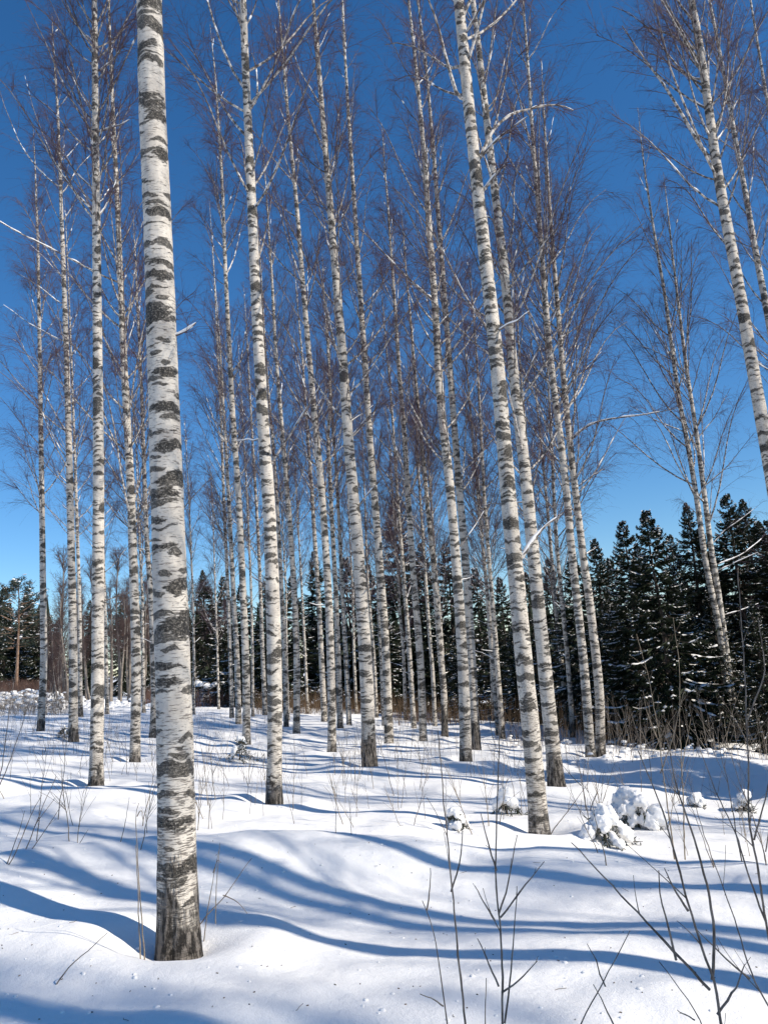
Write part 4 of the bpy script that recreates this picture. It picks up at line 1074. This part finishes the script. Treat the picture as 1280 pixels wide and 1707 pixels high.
# one far wall of forest closing the view all round the field
def far_forest():
    rng = np.random.default_rng(9); G = Geo()
    for k in range(420):
        az = math.radians(rng.uniform(-62, 62)); d = rng.uniform(120, 165)
        x, y = d * math.sin(az), d * math.cos(az); z = float(base_z(x, y)) - 1; H = rng.uniform(9, 14.5) + (2 if az > 0 else 0); R0 = H * rng.uniform(.14, .2)
        n = 9
        for i in range(n):
            zb = z + H * i / n * .92; r = R0 * (1 - i / n) ** .85 + .15; zt = zb + H / n * 2.0; k2 = 11
            th = np.arange(k2) * 2 * np.pi / k2 + rng.uniform(0, 1); jit = rng.uniform(.6, 1.2, k2)
            V = np.vstack([np.stack([x + np.cos(th) * r * jit, y + np.sin(th) * r * jit, zb - .35 * r * rng.random(k2)], 1), [[x, y, zt]]])
            G.add(V, None, np.stack([np.arange(k2), (np.arange(k2) + 1) % k2, np.full(k2, k2)], 1), None, np.full(k2 + 1, rng.random()))
    tag(obj("distant_forest", G.mesh("distant_forest", [NEEDLE], False)), kind="stuff")
far_forest()

# ------------------------------------------------------------------ leafless saplings in the foreground
def sapling(label, d, w, stems, group="bare saplings in the foreground snow", mat=None, name="sapling", twigs=0, sink=True, cat="sapling"):
    """stems: list of (relative width, [(px,py)...]) read from the photo, all standing about d metres ahead"""
    rng = np.random.default_rng(int(d * 100 + stems[0][1][0][0]))
    P0 = at(*stems[0][1][0], d); x, y = P0[0], P0[1]; z = gz(x, y)
    base = np.array([x, y, z])
    o = thing(name, label, cat, base, group)
    for j, (rw, pts) in enumerate(stems):
        path = np.array([at(px, py, d) for px, py in pts])
        if j == 0:
            bot = path[0].copy(); bot[2] = min(z - .05, path[0][2] - .02) ; dirn = path[1] - path[0]
            if path[0][2] - z > .02: bot[:2] -= dirn[:2] / max(.05, abs(dirn[2])) * (path[0][2] - z)
            path = np.vstack([bot, path])
        L = np.linalg.norm(np.diff(path, axis=0), axis=1).sum()
        n = max(8, int(L / .035)); path = smooth_path(resample(path, n), 2)
        s = np.linspace(0, 1, n)
        if j: path[:, 1] += rng.uniform(-.35, .35) * L * s
        path = path - base + np.cumsum(rng.normal(0, .0016, (n, 3)), 0)
        r = (.4 + .6 * rw) * 0.40 * w * d / FPX / 2 * (1 - .80 * s) + .0008
        r = r * (1 + .18 * (rng.random(n) < .12))
        G = Geo(); v, q, a = tubes(path[None], r[None], 7); G.add(v, q, None, a)
        if twigs:
            p2, r2, _ = grow(path[None], r[None], max(1, int(twigs * L * 3)), rng, .3, 1, .10, .3, (.4, .8), -.05, 6, .0028, .0010, np.array([min(L, 1.0)]), .2)
            v, q, a = tubes(p2, r2, 4); G.add(v, q, None, a)
        obj("stem" if j == 0 else "side_shoot", G.mesh("stem", [mat or SHOOT]), o)
    return o
SAP = [
 ("tall bare sapling with many upright side shoots, right of the bottom middle", 3.1, 9, [(1,[(836,1720),(834,1567),(829,1504),(825,1449),(827,1363),(831,1215)]),(.5,[(831,1522),(847,1468),(861,1390)]),(.45,[(833,1530),(862,1486),(904,1436)]),
   (.5,[(831,1644),(812,1600),(797,1572)]),(.5,[(836,1655),(868,1634),(899,1606)]),(.55,[(841,1707),(858,1610),(870,1522),(872,1495)]),(.4,[(825,1535),(803,1500),(788,1472)]),(.4,[(826,1450),(812,1400),(800,1350)])], .5),
 ("tall slightly curved bare sapling left of the many-shooted one", 3.1, 8.5, [(1,[(775,1720),(754,1545),(748,1477),(738,1386),(725,1225)]),(.5,[(750,1486),(768,1440),(770,1375)])], .6),
 ("short forked bare sapling at the bottom, left of the two tall ones", 3.1, 6.5, [(1,[(745,1720),(727,1594),(711,1517),(700,1498)]),(.6,[(711,1517),(718,1477),(717,1450)]),(.5,[(738,1678),(718,1664),(699,1657)])], 0),
 ("stubby cut shoot at the bottom between the tall saplings", 3.05, 6, [(1,[(811,1720),(811,1660),(812,1630)])], 0),
 ("clump of long arching bare stems at the bottom right", 3.0, 13, [(1,[(1202,1725),(1187,1635),(1167,1585),(1146,1517),(1135,1472),(1121,1418),(1099,1350),(1058,1250)]),
   (.75,[(1187,1635),(1192,1590),(1189,1522),(1178,1454),(1153,1377),(1130,1309),(1117,1240)]),(.6,[(1182,1651),(1126,1590),(1062,1517),(1013,1467),(967,1417)]),
   (.45,[(1126,1600),(1110,1530),(1095,1490),(1090,1440)]),(.4,[(1146,1517),(1120,1480),(1098,1440)]),(.45,[(1195,1690),(1222,1640),(1232,1600)])], 1),
 ("long bare stem arching up from the right edge behind the clump", 3.1, 8, [(1,[(1300,1720),(1280,1685),(1248,1630),(1235,1576),(1221,1531),(1203,1486),(1185,1430)]),(.7,[(1248,1630),(1194,1585),(1171,1562),(1150,1540)])], 1),
 ("leaning bare sapling at the right edge reaching up before the dark spruces", 4.2, 9, [(1,[(1292,1620),(1280,1563),(1262,1431),(1250,1363),(1248,1250),(1240,1120),(1228,950)]),(.6,[(1275,1540),(1240,1400),(1212,1332),(1190,1260)]),(.5,[(1256,1400),(1268,1330),(1276,1260)]),(.5,[(1246,1200),(1262,1120),(1237,1030)])], 1),
 ("crossed bare twigs sticking up at the bottom, between sapling and clump", 3.0, 7, [(1,[(968,1720),(990,1680),(1026,1612),(1053,1556)]),(.6,[(1026,1720),(1004,1665),(983,1630)]),(.4,[(1010,1645),(996,1600),(985,1580)])], 0),
 ("thin branching twig at the bottom, just left of the clump", 3.0, 6, [(1,[(1172,1720),(1158,1685),(1120,1635),(1094,1600)]),(.5,[(1158,1700),(1140,1690),(1124,1678)])], 1),
 ("pair of dry upright stalks with bent heads left of the thickest birch", 4.7, 5, [(1,[(242,1600),(238,1537),(232,1457),(227,1342),(231,1337)]),(.8,[(235,1600),(228,1507),(221,1412)]),(.5,[(229,1360),(236,1345),(240,1370)])], 0),
 ("thin shoot leaning right out of the snow beside the thickest birch foot", 5.0, 5, [(1,[(338,1530),(372,1492),(400,1452),(420,1426)]),(.45,[(372,1492),(398,1500),(416,1520)])], 0),
 ("thin pale stalks just right of the thickest birch foot", 5.2, 3.5, [(1,[(348,1507),(356,1455),(365,1412)]),(.8,[(360,1540),(360,1470),(363,1410)]),(.6,[(356,1455),(368,1430),(373,1438)])], 0),
 ("dead stalk lying slanted on the snow left of the thickest birch foot", 4.3, 5, [(1,[(115,1612),(145,1587),(180,1556)])], 0),
 ("slanting bare sapling with several shoots at the left edge, middle height", 6.3, 4.5, [(1,[(30,1455),(50,1402),(75,1337),(97,1292)]),(.7,[(35,1440),(55,1410),(100,1340)]),(.5,[(60,1375),(95,1330)])], 1),
 ("bare shoot leaning over the left edge below the slanting sapling", 6.0, 4.5, [(1,[(-5,1475),(25,1425),(55,1350),(70,1325)]),(.6,[(10,1447),(28,1390),(36,1355)])], 1),
 ("tall thin sapling rising along the left edge before the far field", 8.0, 4.5, [(1,[(-2,1300),(7,1240),(14,1189),(23,1140),(33,1060)]),(.7,[(0,1310),(23,1268),(58,1194),(72,1160)])], 1),
 ("thin bare shoot on the mound between left edge and thickest birch", 6.6, 3.5, [(1,[(108,1452),(125,1420),(147,1384)])], 0),
 ("thin curved shoot on the mound just left of the thickest birch", 6.6, 3.2, [(1,[(195,1434),(206,1385),(216,1330)])], 0),
 ("tall pale sapling before the sharp-topped spruces on the right", 7.2, 5.5, [(1,[(1126,1455),(1113,1370),(1100,1288),(1094,1229),(1082,1153),(1075,1116),(1059,1057)]),(.6,[(1100,1288),(1112,1230),(1117,1180),(1120,1140)]),(.5,[(1094,1229),(1075,1190),(1065,1150)])], 1),
 ("tall straight pale sapling right of the slanted pale one on the right", 7.4, 5, [(1,[(1141,1430),(1137,1290),(1132,1207),(1129,1100),(1119,1029)]),(.5,[(1136,1280),(1150,1235),(1160,1200)])], 1),
 ("forked snowy-tipped shoot right of the darker stout birch", 10.5, 4, [(1,[(978,1375),(975,1330),(968,1290),(955,1262)]),(.8,[(978,1365),(990,1320),(996,1285)]),(.6,[(968,1310),(945,1285),(935,1270)])], 1),
 ("slanting bare stem beside the speckled yellowish birch foot", 9.0, 4, [(1,[(918,1388),(945,1350),(972,1315),(982,1300)])], 1),
 ("bare sapling at right edge standing before the snowy bushes", 6.4, 5, [(1,[(1290,1500),(1270,1400),(1235,1310),(1212,1240)]),(.7,[(1275,1420),(1278,1340),(1268,1280)])], 2),
]
for i, (lab, d, w, st, tw) in enumerate(SAP):
    sapling(lab, d, w, st, mat=SHOOT_PALE if "pale" in lab or "dry" in lab else SHOOT, twigs=tw)

# many small shoots standing in the snow of the middle ground
kinds = []
for k in range(5):
    rng = np.random.default_rng(900 + k); h = rng.uniform(.55, .95)
    o = None
    n = 12; s = np.linspace(0, 1, n)[:, None]
    path = np.array([0, 0, -.08]) + np.array([rng.normal(0, .12), rng.normal(0, .12), h]) * s + np.cumsum(rng.normal(0, .004, (n, 3)), 0)
    r = .0045 * (1 - .75 * s[:, 0])
    G = Geo(); v, q, a = tubes(path[None], r[None], 5); G.add(v, q, None, a)
    p2, r2, _ = grow(path[None], r[None], 5 + k, rng, .3, .95, .2, .45, (.3, .7), -.05, 5, .003, .0012, np.array([h]), .2)
    v, q, a = tubes(p2, r2, 4); G.add(v, q, None, a)
    kinds.append(G.mesh("bare_shoot", [SHOOT if k % 2 else SHOOT_PALE]))
rng = np.random.default_rng(31)
spots = [(rng.uniform(325, 720), rng.uniform(1262, 1392)) for _ in range(62)] + [(rng.uniform(720, 1010), rng.uniform(1290, 1395)) for _ in range(22)] + \
        [(rng.uniform(1000, 1280), rng.uniform(1300, 1450)) for _ in range(24)] + [(rng.uniform(0, 262), rng.uniform(1225, 1420)) for _ in range(26)]
for i, (px, py) in enumerate(spots):
    g = ground_hit(px, py)
    o = obj("bare_shoot", kinds[i % 5])
    o.location = (g[0], g[1], gz(g[0], g[1]) - .01); o.rotation_euler = (rng.normal(0, .12), rng.normal(0, .12), rng.uniform(0, 6.28))
    o.scale = (rng.uniform(.6, 1.35),) * 3
    tag(o, "thin bare shoot poking out of the snow in the middle ground among the birches", "shoot", "thin shoots in the middle-ground snow")

# ------------------------------------------------------------------ little spruces bowed under snow
def snowy_spruce(px, py, size, label, seed, cover=1.0):
    rng = np.random.default_rng(seed); g = ground_hit(px, py)
    o = thing("young_spruce", label, "young spruce", (g[0], g[1], gz(g[0], g[1]) - .03), "small snow-laden spruces")
    nb = int(9 + 5 * size / .4); s = np.linspace(0, 1, 10)
    az = np.arange(nb) * 2.4 + rng.normal(0, .3, nb); t = rng.random(nb) ** .9
    L = size * (1.15 - .75 * t) * rng.uniform(.7, 1.15, nb); h = size * (.18 + .80 * t)
    P = np.stack([np.cos(az)[:, None] * L[:, None] * s, np.sin(az)[:, None] * L[:, None] * s, h[:, None] + L[:, None] * (.35 * s - 1.05 * s ** 2)], -1)
    P[..., 2] = np.maximum(P[..., 2], .02)
    st = np.stack([0 * s, 0 * s, s * size * 1.02], 1)
    GW = Geo(); v, q, a = tubes(st[None], (.016 * (1 - .7 * s))[None], 6); GW.add(v, q, None, a)
    v, q, a = tubes(P, np.repeat((.006 * (1 - .6 * s))[None], nb, 0), 4); GW.add(v, q, None, a)
    obj("trunk", GW.mesh("trunk", [CONIFER_BARK]), o)
    GN = Geo(); m = 34
    u = rng.uniform(.1, 1, (nb, m)) * 9; i0 = np.clip(u.astype(int), 0, 8); b = np.arange(nb)[:, None]; f = (u - i0)[..., None]
    c = (P[b, i0] * (1 - f) + P[b, i0 + 1] * f).reshape(-1, 3); d = norm(rng.normal(size=c.shape) + [0, 0, -.7]); e = norm(np.cross(d, rng.normal(size=c.shape)))
    l = rng.uniform(.15, .40, len(c))[:, None] * min(size, .40); w = .006
    V = np.stack([c, c + d * l * .5 + e * w, c + d * l, c + d * l * .5 - e * w], 1).reshape(-1, 3)
    GN.add(V, np.arange(len(V)).reshape(-1, 4), None, None, np.repeat(rng.random(len(c)), 4))
    obj("crown", GN.mesh("crown", [NEEDLE], False), o)
    G = Geo(); n = 22; sr = np.linspace(0, 1, n); k = 10
    for bi in range(nb):
        if rng.random() > cover: continue
        pp = resample(P[bi][:int(rng.integers(6, 11))], n); fat = rng.uniform(.15, .29) * (size if size > .3 else size * 1.25) * (.6 + .5 * cover)
        r = fat * np.clip(np.sin(np.pi * np.clip(sr * .98 + .02, 0, 1)) ** .45, .15, 1) * (.75 + .35 * vnoise(sr * 5 + bi * 3, sr * 0, seed=40)) * cover ** .5
        pp = pp + np.array([0, 0, 1]) * (r * .55)[:, None]
        v, q, a = tubes(pp[None], r[None], k)
        v = v + (.16 * fat * vnoise(v[:, 0] * 14, v[:, 1] * 14, v[:, 2] * 14, seed=41))[:, None] * norm(v - np.repeat(pp, k, 0))
        v[:, 2] = np.where(v[:, 2] < np.repeat(pp[:, 2] - r * .5, k), np.repeat(pp[:, 2] - r * .5, k), v[:, 2])
        G.add(v, q, None, a)
    # cap at the tip
    ss = np.linspace(-1, 1, 8)
    v, q, a = tubes((st[-1] + np.array([0, 0, 1.0]) * (ss * size * .16)[:, None])[None], (size * .11 * np.sqrt(1.03 - ss * ss))[None], 9); G.add(v, q, None, a)
    me = G.mesh("snow_load", [SNOW_CAP])
    so = obj("snow_load", me, o)
    md = so.modifiers.new("merge", 'REMESH'); md.mode = 'VOXEL'; md.voxel_size = max(.012, size * .035)
    sm = so.modifiers.new("soften", 'SMOOTH'); sm.factor = .5; sm.iterations = 1
    bpy.context.view_layer.update()
    dg = bpy.context.evaluated_depsgraph_get()
    m2 = bpy.data.meshes.new_from_object(so.evaluated_get(dg)); so.modifiers.clear(); so.data = m2
    n = len(m2.vertices); co = np.empty(n * 3, np.float32); no = np.empty(n * 3, np.float32)
    m2.vertices.foreach_get("co", co); m2.vertices.foreach_get("normal", no); co = co.reshape(-1, 3); no = no.reshape(-1, 3)
    co = co + no * (size * (.045 * vnoise(co[:, 0] / size * 9, co[:, 1] / size * 9, co[:, 2] / size * 9, seed=seed) + .018 * vnoise(co[:, 0] / size * 22, co[:, 1] / size * 22, co[:, 2] / size * 22, seed=seed + 1)))[:, None]
    m2.vertices.foreach_set("co", co.ravel().astype(np.float32)); m2.update()
    m2.polygons.foreach_set("use_smooth", np.ones(len(m2.polygons), bool))
    if not m2.materials: m2.materials.append(SNOW_CAP)
for k, a in enumerate([
 (1008,1402,.35,"broad low young spruce buried in snow, right of the speckled birch foot",.92),
 (1064,1380,.37,"largest snow-laden young spruce, rounded, on the right of the snow crest",.92),
 (1040,1362,.30,"snow-laden young spruce just behind the largest one",.95),
 (760,1380,.19,"small young spruce buried to a lump on the crest left of the speckled birch",1.0),
 (845,1358,.24,"drooping young spruce thick with snow just left of the speckled birch",1.0),
 (1160,1345,.16,"small snow-capped young spruce right of the largest one",1.0),
 (1240,1352,.2,"snowy young spruce near the right edge behind the bare stems",1.0),
 (400,1268,.42,"dark young spruce with only light snow at the foot of the three-birch row",.35),
 (108,1232,.30,"dark little spruce beside the foot of the white birch with spreading limbs",.2),
]): snowy_spruce(a[0], a[1], a[2], a[3], 700 + k, a[4])

# crumbs of snow dropped from the branches
rng = np.random.default_rng(55)
pts = []
for _ in range(150):
    g = ground_hit(rng.uniform(0, 1280), rng.uniform(1300, 1705)); pts.append([g[0], g[1], gz(g[0], g[1])])
lumps("snow_crumbs", np.array(pts), .004, .017, rng, .6)

# birch litter blown over the crust: seed scales, bark flakes, bits of twig
def litter():
    rng = np.random.default_rng(66); G = Geo()
    for _ in range(150):
        g = ground_hit(rng.uniform(0, 1280), rng.uniform(1330, 1706)); c = np.array([g[0], g[1], gz(g[0], g[1]) + .002])
        a = rng.uniform(0, 6.28); L = rng.uniform(.004, .012) if rng.random() < .8 else rng.uniform(.02, .09)
        d = np.array([math.cos(a), math.sin(a), rng.uniform(0, .25)]); s_ = np.linspace(-.5, .5, 4)
        path = c + d * (L * s_)[:, None] + rng.normal(0, .05, (4, 3)) * L * [1, 1, .2]
        v, q, at_ = tubes(path[None], np.full((1, 4), .0014 if L > .015 else .0028), 4); G.add(v, q, None, at_)
    tag(obj("birch_litter", G.mesh("birch_litter", [SHOOT])), kind="stuff")
litter()
